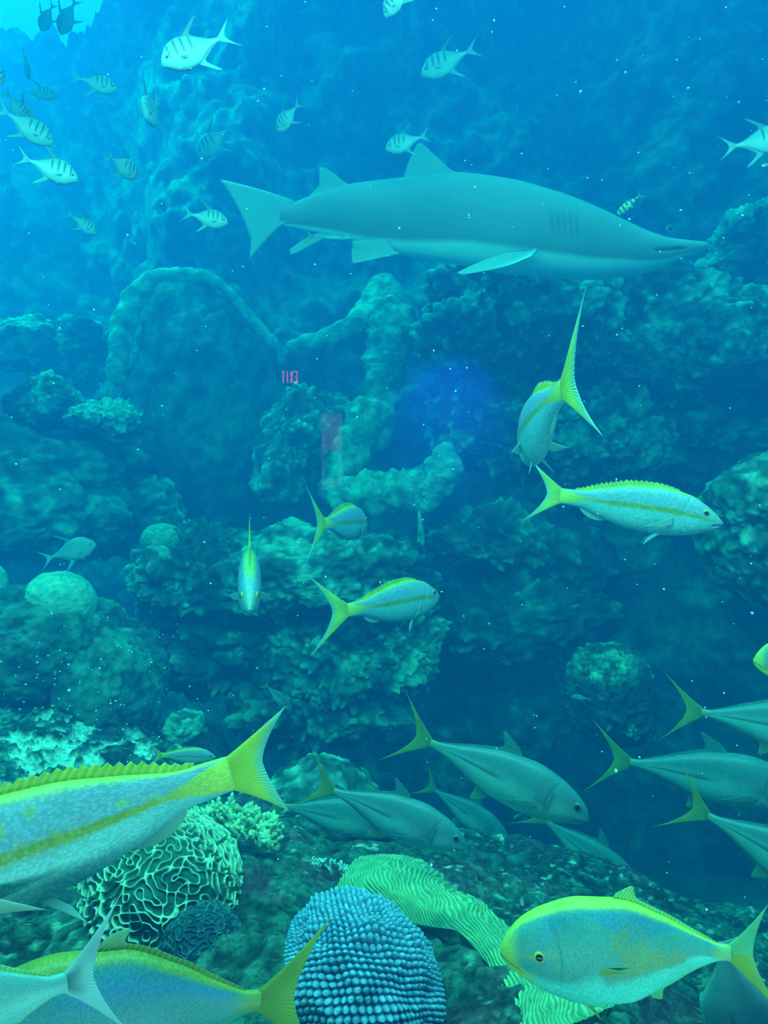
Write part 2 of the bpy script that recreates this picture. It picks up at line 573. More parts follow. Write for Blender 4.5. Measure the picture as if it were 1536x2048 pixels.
rock_mass('boulder', [(400, 810, 160, 262, 6.9, .7, 6, .0)],
          'huge dark rounded boulder behind and below the shark\'s tail, pale rim along its top', 21, rough=.22, lump=.05, light=.12)  # dark colour stands in for shade on the boulder's face
ridge('lit_boulder_rim', [(232, 770, 6.3, .08), (240, 680, 6.3, .08), (268, 595, 6.3, .07), (330, 548, 6.3, .045), (410, 552, 6.3, .05), (465, 592, 6.3, .035), (515, 655, 6.3, .05), (565, 705, 6.3, .03)],
      'pale curved rock arch running over the dark hollow below the shark\'s tail', 5, tint=(.26, .66, .52), light=1.0)  # pale tint stands in for light on the boulder's top edge
ridge('rock_bridge', [(572, 692, 6.0, .035), (620, 684, 6.0, .05), (680, 660, 6.0, .055), (735, 625, 6.1, .10), (765, 590, 6.2, .14), (760, 560, 6.3, .05)],
      'thin pale rock ledge sagging between the boulder and the central pillar', 6, tint=(.26, .66, .52), light=1.0)
ridge('reef_spur', [(775, 590, 6.1, .09), (782, 650, 6.0, .16), (768, 735, 6.0, .13), (762, 800, 6.0, .10), (735, 850, 5.9, .17), (700, 905, 5.8, .15), (672, 960, 5.7, .10), (668, 1010, 5.6, .09)],
      'pale knobbly rock pillar standing in the middle behind the glass', 7, tint=(.26, .66, .52), light=1.0, lump=.07)
ridge('rock_ledge', [(660, 1010, 5.5, .08), (720, 985, 5.5, .13), (780, 985, 5.5, .14), (835, 965, 5.5, .10), (850, 930, 5.5, .04)],
      'pale crusted ledge at the foot of the central rock pillar', 8, tint=(.26, .66, .52), light=1.0, lump=.08)
ridge('leaning_rock', [(895, 885, 5.2, .04), (885, 930, 5.2, .10), (862, 985, 5.2, .08), (840, 1030, 5.2, .03)],
      'pale leaf-shaped slab of rock right of the central pillar', 9, tint=(.26, .66, .52), light=1.0)
ridge('sea_rope', [(838, 1020, 5.0, .012), (842, 1075, 5.0, .018), (836, 1110, 5.0, .016), (838, 1160, 5.0, .022), (836, 1190, 5.0, .03)],
      'thin pale encrusted stalk hanging below the leaf-shaped slab', 10, nu=120, nv=20, light=1.0, cat='stalk', tint=(.3, .7, .55))
rock_mass('rock_cluster', [(600, 870, 62, 70, 5.9, .3, 6), (560, 950, 40, 60, 5.7, .25, 5), (655, 845, 40, 45, 6.0, .2, 5)],
          'knobbly lit coral rock cluster left of the central pillar', 33, light=1.0, lump=.11, lumpf=9)
rock_mass('rock_cluster', [(960, 600, 90, 55, 5.6, .5, 7), (930, 690, 60, 60, 5.4, .45, 6), (1080, 650, 150, 75, 5.5, .6, 7), (1010, 820, 120, 110, 5.9, .5, 7)],
          'knobbly coral-crusted rock head just below the shark\'s pectoral fin', 41, light=.8, lump=.11, lumpf=7)
rock_mass('reef_mass', [(1250, 640, 190, 95, 5.7, .7, 7), (1430, 690, 200, 80, 5.6, .8, 7, .12), (1500, 590, 120, 70, 6.2, .6, 6)],
          'broad rough reef shelf below the shark\'s snout at the right', 51, light=.8, lump=.10, lumpf=6)
rock_mass('reef_mass', [(1190, 880, 150, 120, 5.9, .5, 7, -.2), (1400, 850, 190, 90, 6.2, .5, 6)],
          'shaded lower reef face behind the upright swimming snapper', 61, light=.7, lump=.09, lumpf=7)
rock_mass('coral_rock', [(1500, 470, 62, 42, 5.6, .3, 6), (1530, 530, 120, 60, 5.8, .5, 6)],
          'rounded pale coral rock at the right edge beside the shark\'s snout', 71, light=1.0, lump=.05, lumpf=9)
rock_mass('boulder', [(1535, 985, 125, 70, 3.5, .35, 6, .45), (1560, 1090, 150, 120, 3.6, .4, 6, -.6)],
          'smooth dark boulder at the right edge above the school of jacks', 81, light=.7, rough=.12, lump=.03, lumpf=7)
rock_mass('reef_mass', [(600, 1150, 250, 85, 4.9, .6, 7, .05), (380, 1150, 95, 78, 4.8, .4, 7), (690, 1290, 165, 130, 4.9, .5, 7), (500, 1260, 150, 110, 5.0, .5, 7), (650, 1400, 180, 70, 4.9, .45, 7)],
          'large crusted green reef block in the middle behind the three snappers', 91, light=.75, lump=.09, lumpf=8)
rock_mass('reef_mass', [(1020, 1230, 170, 80, 5.6, .5, 6), (1130, 1120, 100, 60, 5.7, .4, 6), (980, 1080, 110, 50, 5.6, .4, 6), (930, 1420, 200, 150, 6.2, .5, 6)],
          'dim blue-green reef face below the level snapper at the right', 101, light=.6, lump=.08, lumpf=7)
rock_mass('boulder', [(1222, 1385, 84, 100, 4.3, .28, 7, .25)],
          'egg-shaped boulder with a scaly pale crown standing right of centre', 111, light=.7, rough=.10, lump=.018, lumpf=16)
rock_mass('coral_rock', [(90, 810, 62, 45, 5.6, .25, 6, .5), (150, 830, 40, 30, 5.7, .2, 5)],
          'pointed green coral rock glowing on the far left reef', 121, light=1.0, lump=.04, lumpf=10)
rock_mass('rock_slab', [(185, 838, 52, 26, 5.5, .2, 6), (238, 838, 40, 30, 5.5, .2, 6, -.1)],
          'flat pale rock slab lying right of the pointed coral rock', 125, light=.9, lump=.03, lumpf=8)
rock_mass('reef_mass', [(60, 930, 190, 90, 5.9, .6, 6), (-20, 1010, 210, 100, 5.6, .5, 6), (210, 1030, 140, 60, 6.0, .5, 6)],
          'hazy stepped reef slope at the left under the flat slab', 131, light=.6, lump=.09, lumpf=5)
rock_mass('reef_mass', [(75, 690, 100, 42, 7.6, .5, 6), (150, 700, 75, 50, 7.7, .4, 6)],
          'faint pale rock hump far off in the open water at the left', 137, light=.8)
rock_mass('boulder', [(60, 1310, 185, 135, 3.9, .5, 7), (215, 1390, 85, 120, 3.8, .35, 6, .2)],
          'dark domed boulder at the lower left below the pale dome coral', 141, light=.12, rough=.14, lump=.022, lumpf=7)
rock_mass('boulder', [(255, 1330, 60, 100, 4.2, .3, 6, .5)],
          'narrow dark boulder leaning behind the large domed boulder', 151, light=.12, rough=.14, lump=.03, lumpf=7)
rock_mass('boulder', [(640, 1600, 100, 66, 3.0, .3, 6)],
          'low mossy boulder behind the two overlapping jacks', 161, light=.8, rough=.12, lump=.02, lumpf=10, fine=.012)
rock_mass('rock_slab', [(370, 1455, 40, 26, 3.9, .15, 5)],
          'small pale rock above the half-hidden snapper', 165, light=.9, lump=.03, lumpf=8)

# --- foreground reef slope: a height field through known points
CP = []
for a, b, Y in ((-200, 2120, 1.35), (200, 2100, 1.45), (768, 2130, 1.4), (1150, 2150, 1.45), (1536, 2200, 1.6), (1800, 2250, 1.6),
                (-200, 1830, 1.7), (150, 1830, 1.8), (480, 1760, 1.9), (520, 1900, 1.6), (900, 1960, 1.7), (1150, 1960, 1.9),
                (480, 1690, 2.3), (700, 1720, 2.3), (900, 1740, 2.35), (1150, 1850, 2.2), (1400, 1930, 2.2),
                (0, 1500, 3.1), (300, 1500, 3.2), (-300, 1480, 3.2), (560, 1600, 2.9), (740, 1620, 2.9), (930, 1690, 2.75), (1100, 1740, 2.7),
                (1250, 1800, 2.6), (1536, 1900, 2.5), (1750, 1960, 2.5), (150, 1405, 3.7), (0, 1385, 3.7)):
    CP.append(tuple(P(a, b, Y)))
for x in np.linspace(-.4, 4, 8):
    CP.append((x, 3.6, -2.4)); CP.append((x, 4.6, -3.4))
for x in (-4, -3, -2, -1.2):
    CP.append((x, 4.6, -1.3)); CP.append((x, 5.6, -3))
CP += [(-3, 1.2, -1.1), (-3, 2.5, -.95), (3.2, 1.2, -1.6), (3.2, 2.4, -1.9)]
CP = np.array(CP)


def terrain_z(xy):
    r2 = ((xy[:, None, :] - CP[None, :, :2]) ** 2).sum(2)
    w = 1 / (r2 + .012) ** 1.7
    return (w * CP[None, :, 2]).sum(1) / w.sum(1)


nx, ny = 720, 560
gx = np.linspace(-3.2, 3.2, nx); gy = .62 + (np.linspace(0, 1, ny) ** 1.25) * 4.6
X, Yg = np.meshgrid(gx, gy, indexing='ij')
xy = np.stack([X.ravel(), Yg.ravel()], 1)
z = np.concatenate([terrain_z(xy[k:k + 40000]) for k in range(0, len(xy), 40000)])
q = np.stack([xy[:, 0], xy[:, 1], z], 1)
f1, _ = worley(q * 5.5, 3)
f2, _ = worley(q * np.array([17, 17, 17]), 13)
rag = fbm(q * np.array([26, 26, 26]), 4, 4)
q[:, 2] += .05 * fbm(q * 2.6, 3, 9) + .035 * np.clip(1 - f1, 0, 1) + .014 * np.clip(1 - f2, 0, 1) + .022 * rag
q[:, 0] += .012 * fbm(q * 30, 3, 14)
tcol = mixc(np.array([.014, .055, .05]), np.array([.060, .20, .16]), sstep(-.35, .4, rag + .5 * fbm(q * 5, 3, 15)))
tcol = mixc(tcol, np.array([.30, .72, .55]), sstep(.30, .55, fbm(q * 40, 3, 18) + .35 * fbm(q * 3, 2, 19)) * .45)
tcol = mixc(tcol, np.array([.13, .07, .10]), sstep(.05, .4, fbm(q * 6.5, 3, 23)) * .55)
# bright sand at the far left, sunlit caustic blotches painted into its colour
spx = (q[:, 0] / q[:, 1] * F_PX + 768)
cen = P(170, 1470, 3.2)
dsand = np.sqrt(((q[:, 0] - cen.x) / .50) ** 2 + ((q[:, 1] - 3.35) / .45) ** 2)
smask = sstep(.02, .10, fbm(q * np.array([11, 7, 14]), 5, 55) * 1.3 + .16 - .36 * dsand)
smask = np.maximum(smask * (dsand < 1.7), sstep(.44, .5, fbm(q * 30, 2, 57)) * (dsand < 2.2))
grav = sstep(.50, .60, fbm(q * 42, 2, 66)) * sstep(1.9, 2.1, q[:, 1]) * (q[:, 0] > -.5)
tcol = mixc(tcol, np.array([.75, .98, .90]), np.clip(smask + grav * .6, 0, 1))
q[:, 2] -= .02 * smask
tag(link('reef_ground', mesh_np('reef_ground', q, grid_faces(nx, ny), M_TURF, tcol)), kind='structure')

# ------------------------------------------------------------------ corals
def dome(name, px, py, rx, ry, Y, label, seed, kind='brain', wl=.02, amp=.006, c_hi=(.4, .8, .6), c_lo=(.03, .16, .12), nu=420, nv=420,
         dr=None, rot=0, rough=.08, tilt=0.0, cat='coral', cover=.62, lumps=.0, stretch=(1, 1, 1)):
    """coral head: dome-shaped cap with its own relief; px,py = centre of the ellipsoid"""
    c0 = P(px, py, Y)
    R = np.array([rx * Y / F_PX, (dr or rx * Y / F_PX), ry * Y / F_PX])
    # sphere by equal-angle grid about the axis towards camera-up
    ph = np.linspace(0.001, PI * cover, nu)
    th = np.linspace(0, 2 * PI, nv, endpoint=False)
    PHI, TH = np.meshgrid(ph, th, indexing='ij')
    n = np.stack([np.sin(PHI) * np.cos(TH), np.sin(PHI) * np.sin(TH), np.cos(PHI)], -1).reshape(-1, 3)
    ca, sa = math.cos(PI * .25 + tilt), math.sin(PI * .25 + tilt)          # lean the pole half-way to the viewer
    n = np.stack([n[:, 0], n[:, 1] * ca - n[:, 2] * sa, n[:, 1] * sa + n[:, 2] * ca], 1)
    base = 1 + rough * fbm(n * 1.9 + seed, 3, seed) + lumps * np.clip(1 - worley(n * 2.2 + seed, seed)[0], 0, 1)
    p = n * R * base[:, None]
    if rot:
        cr, sr = math.cos(rot), math.sin(rot)
        p = np.stack([p[:, 0] * cr - p[:, 2] * sr, p[:, 1], p[:, 0] * sr + p[:, 2] * cr], 1)
        n = np.stack([n[:, 0] * cr - n[:, 2] * sr, n[:, 1], n[:, 0] * sr + n[:, 2] * cr], 1)
    ps = p * np.array(stretch)
    if kind == 'brain':
        m = maze(ps, wl, seed)
        h = 1 - sstep(.10, .48, np.abs(m))
    elif kind == 'star':
        f1, f2 = worley(ps / wl, seed)
        h = sstep(.05, .42, f2 - f1) * (1 - .35 * f1)
    elif kind == 'hex':
        nz_ = n[:, 2] * .8 + n[:, 1] * .6; ny_ = -n[:, 1] * .8 + n[:, 2] * .6
        an = np.arccos(np.clip(ny_, -1, 1)); kk = an / np.maximum(np.sin(an), 1e-4)
        uu = n[:, 0] * kk * R[0]; vv = nz_ * kk * R[2]
        uu = uu + .010 * fbm(p * 14, 2, seed); vv = vv + .010 * fbm(p * 14, 2, seed + 1)
        ca2, sa2 = math.cos(.62), math.sin(.62)
        a_ = (uu * ca2 - vv * sa2) / (wl * 1.25); b_ = (uu * sa2 + vv * ca2) / wl
        d_ = 9.0
        for oa, ob in ((0, 0), (.5, .5)):
            fa = a_ - oa - np.round(a_ - oa); fb = b_ - ob - np.round(b_ - ob)
            d_ = np.minimum(d_, np.sqrt((fa * 1.25) ** 2 + fb ** 2))
        h = 1 - sstep(.16, .52, d_)
    elif kind == 'ridge':
        wv = ps + np.stack([fbm(ps * 7, 2, seed + k) for k in (1, 2, 3)], 1) * .045
        m = np.sin((wv[:, 0] * .55 + wv[:, 2] * .85 + wv[:, 1] * .3) * 2 * PI / wl + 1.5 * fbm(ps * 24, 2, seed + 9))
        h = sstep(-.5, .8, m)
    else:
        h = .5 + .5 * fbm(ps / wl, 3, seed)
    p = p + n * (amp * (h - .5))[:, None] + n * (amp * .3 * fbm(p * 70, 2, seed + 5))[:, None]
    colr = mixc(np.array(c_lo), np.array(c_hi), np.clip(h + .15 * fbm(p * 20, 3, seed + 6), 0, 1))
    o = link(name, mesh_np(name, p, grid_faces(nu, nv, True), M_CORAL, colr), None, c0)
    return tag(o, label, cat)


dome('brain_coral', 330, 1800, 160, 150, 1.85, 'large brain coral with winding pale ridges under the big snapper', 3, 'brain', wl=.0265, amp=.010,
     c_hi=(.50, .86, .62), c_lo=(.015, .12, .10), nu=620, nv=620, dr=.20, rough=.16, rot=-.25)
dome('brain_coral', 405, 1890, 80, 78, 1.68, 'small dark bluish brain coral in front of the large ridged one', 13, 'brain', wl=.018, amp=.005,
     c_hi=(.05, .19, .22), c_lo=(.015, .07, .10), dr=.1, rough=.12)
dome('star_coral', 718, 1990, 158, 178, 1.55, 'big blue dome coral covered in rows of pale knobs at bottom centre', 23, 'hex', wl=.0185, amp=.010,
     c_hi=(.20, .50, .76), c_lo=(.015, .09, .20), nu=620, nv=620, dr=.17, rough=.22, rot=.3)
dome('pillow_coral', 122, 1200, 68, 56, 3.75, 'pale smooth dome coral on top of the lower left boulder', 33, 'noise', wl=.02, amp=.006,
     c_hi=(.35, .85, .65), c_lo=(.15, .50, .38), nu=160, nv=160, rough=.08, rot=-.25)
dome('pillow_coral', 325, 1080, 42, 34, 4.6, 'small round dome coral perched on the left end of the middle reef block', 43, 'noise', wl=.02, amp=.008,
     c_hi=(.20, .60, .42), c_lo=(.05, .25, .18), nu=140, nv=140)
dome('pillow_coral', -12, 1165, 26, 36, 3.9, 'pale coral knob cut by the left edge beside the smooth dome coral', 53, 'noise', wl=.02, amp=.006,
     c_hi=(.3, .75, .6), c_lo=(.1, .4, .3), nu=100, nv=100)


def sheet_coral(name, rows, label, seed, wl=.016, amp=.006, c_hi=(.5, .9, .4), c_lo=(.04, .22, .12), nu=520, nv=260, swap=False, thick=.05):
    """draped plate: rows = list of (left edge, mid, right edge) each (px,py,Y) running down its length"""
    A = np.array([[list(P(*p)) for p in r] for r in rows])       # R x C x 3
    R, Cn = A.shape[:2]
    u = np.linspace(0, 1, nu); v = np.linspace(0, 1, nv)
    T = np.zeros((nu, Cn, 3))
    for c_ in range(Cn):
        for k in range(3):
            T[:, c_, k] = smooth_interp(u, np.linspace(0, 1, R), A[:, c_, k])
    S = np.zeros((nu, nv, 3))
    vv = np.linspace(0, 1, Cn)
    for i in range(nu):
        for k in range(3):
            S[i, :, k] = smooth_interp(v, vv, T[i, :, k])
    gu = np.gradient(S, axis=0); gv = np.gradient(S, axis=1)
    n = np.cross(gu, gv); n /= np.linalg.norm(n, axis=2)[..., None] + 1e-9
    flip = np.sign(-(n[..., 1:2]) + n[..., 2:3] * 1.0)
    if np.mean(n[..., 2]) < 0:
        n = -n
    p = S.reshape(-1, 3); n = n.reshape(-1, 3)
    U = np.repeat(u, nv); Vv = np.tile(v, nu)
    w = fbm(p * 6, 2, seed) * .04
    coord = (Vv * np.linalg.norm(A[0, 0] - A[0, -1])) if not swap else p[:, 0] * .8 + p[:, 2] * .6
    m = np.sin((coord + w + .012 * fbm(p * 22, 2, seed + 2)) * 2 * PI / wl)
    h = sstep(-.4, .85, m) * (.75 + .5 * fbm(p * 30, 2, seed + 4))
    h = np.clip(h, 0, 1)
    p2 = p + n * (amp * h + .012 * fbm(p * 9, 3, seed + 7))[:, None]
    under = p - n * thick
    V = np.concatenate([p2, under])
    F1 = grid_faces(nu, nv)
    F2 = F1[:, ::-1] + nu * nv
    rim = np.concatenate([np.arange(nv), np.arange(1, nu) * nv + nv - 1, (nu - 1) * nv + np.arange(nv - 2, -1, -1), np.arange(nu - 2, 0, -1) * nv])
    r2 = np.roll(rim, -1)
    F3 = np.stack([rim, rim + nu * nv, r2 + nu * nv, r2], 1)
    if np.mean(np.cross(gu, gv)[..., 2]) < 0:
        F1 = F1[:, ::-1]; F2 = F2[:, ::-1]
    col1 = mixc(np.array(c_lo), np.array(c_hi), np.clip(h + .2 * fbm(p * 12, 3, seed + 6), 0, 1))
    colr = np.concatenate([col1, np.tile(np.array(c_lo), (len(p), 1))])
    c0 = V.mean(0)
    o = link(name, mesh_np(name, V - c0, np.concatenate([F1, F2, F3]), M_CORAL, colr), None, c0)
    return tag(o, label, 'coral')


sheet_coral('plate_coral', [
    [(668, 1792, 2.02), (690, 1752, 2.06), (712, 1722, 2.12), (760, 1712, 2.2)],
    [(722, 1812, 1.93), (745, 1765, 1.95), (775, 1728, 2.06), (825, 1716, 2.16)],
    [(775, 1835, 1.88), (812, 1790, 1.92), (842, 1752, 2.02), (868, 1738, 2.1)],
    [(842, 1850, 1.86), (872, 1818, 1.88), (898, 1788, 1.95), (912, 1776, 2.02)],
    [(912, 1862, 1.82), (930, 1845, 1.84), (950, 1822, 1.88), (968, 1806, 1.95)],
    [(965, 1915, 1.75), (980, 1892, 1.76), (1000, 1868, 1.80), (1020, 1850, 1.86)],
    [(1010, 1990, 1.62), (1050, 1960, 1.63), (1085, 1925, 1.66), (1110, 1905, 1.72)],
    [(1050, 2090, 1.45), (1110, 2060, 1.46), (1180, 2030, 1.52), (1230, 2010, 1.60)]],
    'long ridged yellow-green plate coral curling down behind the yellow jack', 71, wl=.0088, amp=.004,
    c_hi=(.42, .74, .38), c_lo=(.12, .36, .20), swap=True)


def branch_coral(name, spots, label, seed, h=.05, r=.006, colr=((.55, .85, .55), (.18, .45, .30))):
    rnd = random.Random(seed)
    V, Fc, C = [], [], []
    off = 0
    c0 = P(*spots[0])
    for s in spots:
        base = P(*s) - c0
        for k in range(5):
            ang = rnd.uniform(0, 2 * PI)
            d = Vector((math.cos(ang) * .7, math.sin(ang) * .6 - .2, 1)).normalized()
            ln = h * rnd.uniform(.6, 1.2)
            p0 = base + Vector((rnd.uniform(-.015, .015), rnd.uniform(-.015, .015), -.01))
            segs = [(p0, p0 + d * ln)]
            for b in range(rnd.choice((1, 2, 3))):
                d2 = (d + Vector((rnd.uniform(-1, 1), rnd.uniform(-1, 1), rnd.uniform(-.2, .6))) * .8).normalized()
                st = p0 + d * ln * rnd.uniform(.4, .9)
                segs.append((st, st + d2 * ln * rnd.uniform(.35, .6)))
            for a, e in segs:
                dd = (e - a).normalized()
                x = dd.orthogonal().normalized(); y = dd.cross(x)
                rings = 7; nv = 8
                for i in range(rings):
                    t = i / (rings - 1)
                    rr = r * (1.15 - .35 * t) * (1 + .25 * rnd.uniform(-1, 1)) * (math.sqrt(max(0, 1 - max(0, (t - .75) / .25) ** 2)) + .02)
                    cen_ = a.lerp(e, t)
                    for j in range(nv):
                        th = 2 * PI * j / nv
                        V.append(cen_ + (x * math.cos(th) + y * math.sin(th)) * rr)
                        C.append(np.array(colr[0]) * t + np.array(colr[1]) * (1 - t))
                Fc.append(grid_faces(rings, nv, True) + off); off += rings * nv
    o = link(name, mesh_np(name, np.array([list(v) for v in V]), np.concatenate(Fc), M_CORAL, np.array(C)), None, c0)
    return tag(o, label, 'coral')


rnd = random.Random(4)
sp_ = []
for k in range(34):
    t = rnd.random()
    px = 405 + 150 * t + rnd.uniform(-10, 10)
    py = 1640 + 12 * t + 46 * max(0, t - .45) + rnd.uniform(-18, 26)
    sp_.append((px, py, 2.05 + (1690 - py) * .002))
branch_coral('finger_coral', sp_, 'pale stubby branching coral clump under the big snapper\'s tail', 5)
sp_ = [(640 + rnd.uniform(-25, 50), 1745 + rnd.uniform(-22, 16), 2.15) for k in range(9)]
branch_coral('finger_coral', sp_, 'tiny bluish white branching coral tuft left of the ridged plate coral', 8, h=.028, r=.0035,
             colr=((.65, .95, .98), (.2, .5, .5)))

# ------------------------------------------------------------------ fish
def superfish(spec, bend=0.0, nu=110, nv=56):
    return None


class Bend:
    """lateral bending of the spine towards +y at the tail"""
    def __init__(s, k, x0=.15):
        s.xs = np.linspace(.9, -1.3, 400)
        ang = k * np.clip((x0 - s.xs) / 1.0, 0, 2) ** 1.3
        dx = np.diff(s.xs, prepend=s.xs[0])
        s.px = .9 + np.cumsum(dx * np.cos(ang)); s.py = np.cumsum(-dx * np.sin(ang)); s.a = ang

    def __call__(s, p):
        p = np.asarray(p, float)
        xr = s.xs[::-1]
        cx = np.interp(p[:, 0], xr, s.px[::-1]); cy = np.interp(p[:, 0], xr, s.py[::-1]); a = np.interp(p[:, 0], xr, s.a[::-1])
        # tangent (towards head) = (cos a, -sin a); side normal = (sin a, cos a)
        return np.stack([cx + p[:, 1] * np.sin(a), cy + p[:, 1] * np.cos(a), p[:, 2]], 1)


def body_mesh(name, sp, bend, mat, nu=120, nv=60):
    u = np.linspace(0, 1, nu)
    s = 1 - np.cos(u * PI * .5) * 1.0
    s = .35 * u + .65 * (u ** 1.35)
    s = s / s[-1]
    top = smooth_interp(s, *zip(*sp['top'])); bot = smooth_interp(s, *zip(*sp['bot'])); w = smooth_interp(s, *zip(*sp['wid']))
    th = np.linspace(0, 2 * PI, nv, endpoint=False)
    ct, st = np.cos(th), np.sin(th)
    zc = (top + bot) / 2; zh = (top - bot) / 2
    e = sp.get('sq', .85)
    Yv = w[:, None] * (np.sign(ct) * np.abs(ct) ** e)[None, :]
    Zv = zc[:, None] + zh[:, None] * (np.sign(st) * np.abs(st) ** .95)[None, :]
    Xv = np.repeat((.5 - s)[:, None], nv, 1)
    S = np.repeat(s[:, None], nv, 1).ravel(); V = np.repeat(st[None, :], nu, 0).ravel(); side = np.repeat(ct[None, :], nu, 0).ravel()
    p = np.stack([Xv.ravel(), Yv.ravel(), Zv.ravel()], 1)
    zz = p[:, 2]
    # relief: mouth cleft and gill cover edge
    inset = 0
    if 'mouth' in sp:
        ml, mz0, mz1 = sp['mouth']
        mz = mz0 + (mz1 - mz0) * np.clip(S / ml, 0, 1)
        inset = inset + .30 * np.exp(-((zz - mz) / .006) ** 2) * (1 - sstep(ml * .8, ml, S))
    if 'gill' in sp:
        for g in sp['gill']:
            gx = g[0] + .055 * (1 - (V * 1.1) ** 2)
            inset = inset + g[1] * np.exp(-((S - gx) / .006) ** 2) * sstep(.92, .7, np.abs(V))
    p[:, 1] *= 1 - np.clip(inset, 0, .6)
    colr = sp['col'](S, V, zz, side, p)
    if 'mouth' in sp:
        colr = colr * (1 - .6 * np.clip(np.exp(-((zz - mz) / .006) ** 2) * (1 - sstep(ml * .8, ml, S)), 0, 1))[:, None]
    pv = np.concatenate([p, [[.5 + .002, 0, zc[0]]], [[-.5, 0, zc[-1]]]])
    F = [tuple(f) for f in grid_faces(nu, nv, True)]
    F += [(nu * nv, (j + 1) % nv, j) for j in range(nv)] + [(nu * nv + 1, (nu - 1) * nv + j, (nu - 1) * nv + (j + 1) % nv) for j in range(nv)]
    F = [tuple(reversed(f)) for f in F]
    sv = np.stack([S * 1.0, V * .18 + np.sign(side) * .5, side * 0], 1)
    colr = np.concatenate([colr, colr[:1], colr[-1:]]); sv = np.concatenate([sv, sv[:1], sv[-1:]])
    return mesh_np(name, bend(pv), F, mat, colr, sv)


def fin_mesh(name, base, edge, bend, colf, thick=.006, rows=10, nrm=(0, 1, 0), ctrl=None, cols=None, mat=None):
    """membrane between a base line and an outer edge (both Nx3), lens-thin but solid"""
    base = np.asarray(base, float); edge = np.asarray(edge, float)
    n = cols or 40
    t = np.linspace(0, 1, n)
    if len(base) != n:
        base = np.stack([np.interp(t, np.linspace(0, 1, len(base)), base[:, k]) for k in range(3)], 1)
    if len(edge) != n:
        edge = np.stack([np.interp(t, np.linspace(0, 1, len(edge)), edge[:, k]) for k in range(3)], 1)
    r = np.linspace(0, 1, rows)
    G = base[None] * (1 - r)[:, None, None] + edge[None] * r[:, None, None]
    if ctrl is not None:
        c_ = np.asarray(ctrl, float)
        if c_.ndim == 2 and len(c_) != n:
            c_ = np.stack([np.interp(t, np.linspace(0, 1, len(c_)), c_[:, k]) for k in range(3)], 1)
        G = base[None] * ((1 - r) ** 2)[:, None, None] + c_[None] * (2 * r * (1 - r))[:, None, None] + edge[None] * (r ** 2)[:, None, None]
    nn = np.asarray(nrm, float); nn /= np.linalg.norm(nn)
    tk = thick * (1 - .85 * r)[:, None] * (.25 + .75 * np.sqrt(np.clip(1 - (2 * t - 1) ** 6, 0, 1)))[None, :]
    A = G + nn * tk[..., None] * .5; B = G - nn * tk[..., None] * .5
    V = np.concatenate([A.reshape(-1, 3), B.reshape(-1, 3)])
    F1 = grid_faces(rows, n); N = rows * n
    rim = np.concatenate([np.arange(n), np.arange(1, rows) * n + n - 1, (rows - 1) * n + np.arange(n - 2, -1, -1), np.arange(rows - 2, 0, -1) * n])
    r2 = np.roll(rim, -1)
    F = np.concatenate([F1, F1[:, ::-1] + N, np.stack([r2, r2 + N, rim + N, rim], 1)])
    T = np.tile(t, rows); R = np.repeat(r, n)
    colr = colf(T, R); colr = np.concatenate([colr, colr])
    sv = np.stack([T, R * .08, R * 0], 1); sv = np.concatenate([sv, sv])
    return mesh_np(name, bend(V), F, mat or M_FIN, colr, sv)


def tail_lines(hp, L, span, fork, n=61, x0=-.5, asym=0.0, round_=.5):
    u = np.linspace(1, -1, n)
    if isinstance(L, tuple):
        L = np.where(u > 0, L[0], L[1])
    if isinstance(span, tuple):
        span = np.where(u > 0, span[0], span[1])
    base = np.stack([np.full(n, x0 + .015), np.zeros(n), hp * .93 * u], 1)
    a = np.abs(u)
    ex = x0 - (fork + (L - fork) * a ** 1.7)
    sp_ = span * (1 + asym * np.sign(u))
    ez = np.sign(u) * sp_ * (a ** 1.15)
    edge = np.stack([ex, np.zeros(n), ez], 1)
    ctrl = np.stack([x0 - fork * .55 - (L - fork) * a * round_ * .6, np.zeros(n), np.sign(u) * np.where(a > 0, hp * a * .9 + sp_ * .30 * a, 0)], 1)
    return base, edge, ctrl


def eye_meshes(R, iris):
    v, f = ico(3)
    m1 = mesh_np('eye', v * np.array([R, R * .45, R]), f, iris)
    m2 = mesh_np('pupil', v * np.array([R * .66, R * .25, R * .66]), f, M_PUPIL)
    return m1, m2


_cache = {}


def fish_parts(kind, bend_k):
    key = (kind, round(bend_k, 3))
    if key in _cache:
        return _cache[key]
    sp = SPECIES[kind]
    B = Bend(bend_k, sp.get('bx', .1))
    parts = [('body', body_mesh('body', sp, B, sp.get('mat', M_BODY), *sp.get('res', (120, 60))), None)]
    for f in sp['fins'](B):
        parts.append(f + (None,) if len(f) == 2 else f)
    ex, ez, er, iris = sp['eye']
    e1, e2 = eye_meshes(er, iris)
    s = .5 - ex
    w = float(smooth_interp(np.array([s]), *zip(*sp['wid']))[0])
    tz = float(smooth_interp(np.array([s]), *zip(*sp['top']))[0]); bz = float(smooth_interp(np.array([s]), *zip(*sp['bot']))[0])
    vn = (ez - (tz + bz) / 2) / ((tz - bz) / 2)
    y = w * max(0.05, math.sqrt(max(0, 1 - vn * vn))) ** .85
    for sd in (1, -1):
        parts.append(('eye', e1, (ex, sd * (y - er * .12), ez), sd, e2, er))
    _cache[key] = parts
    return parts


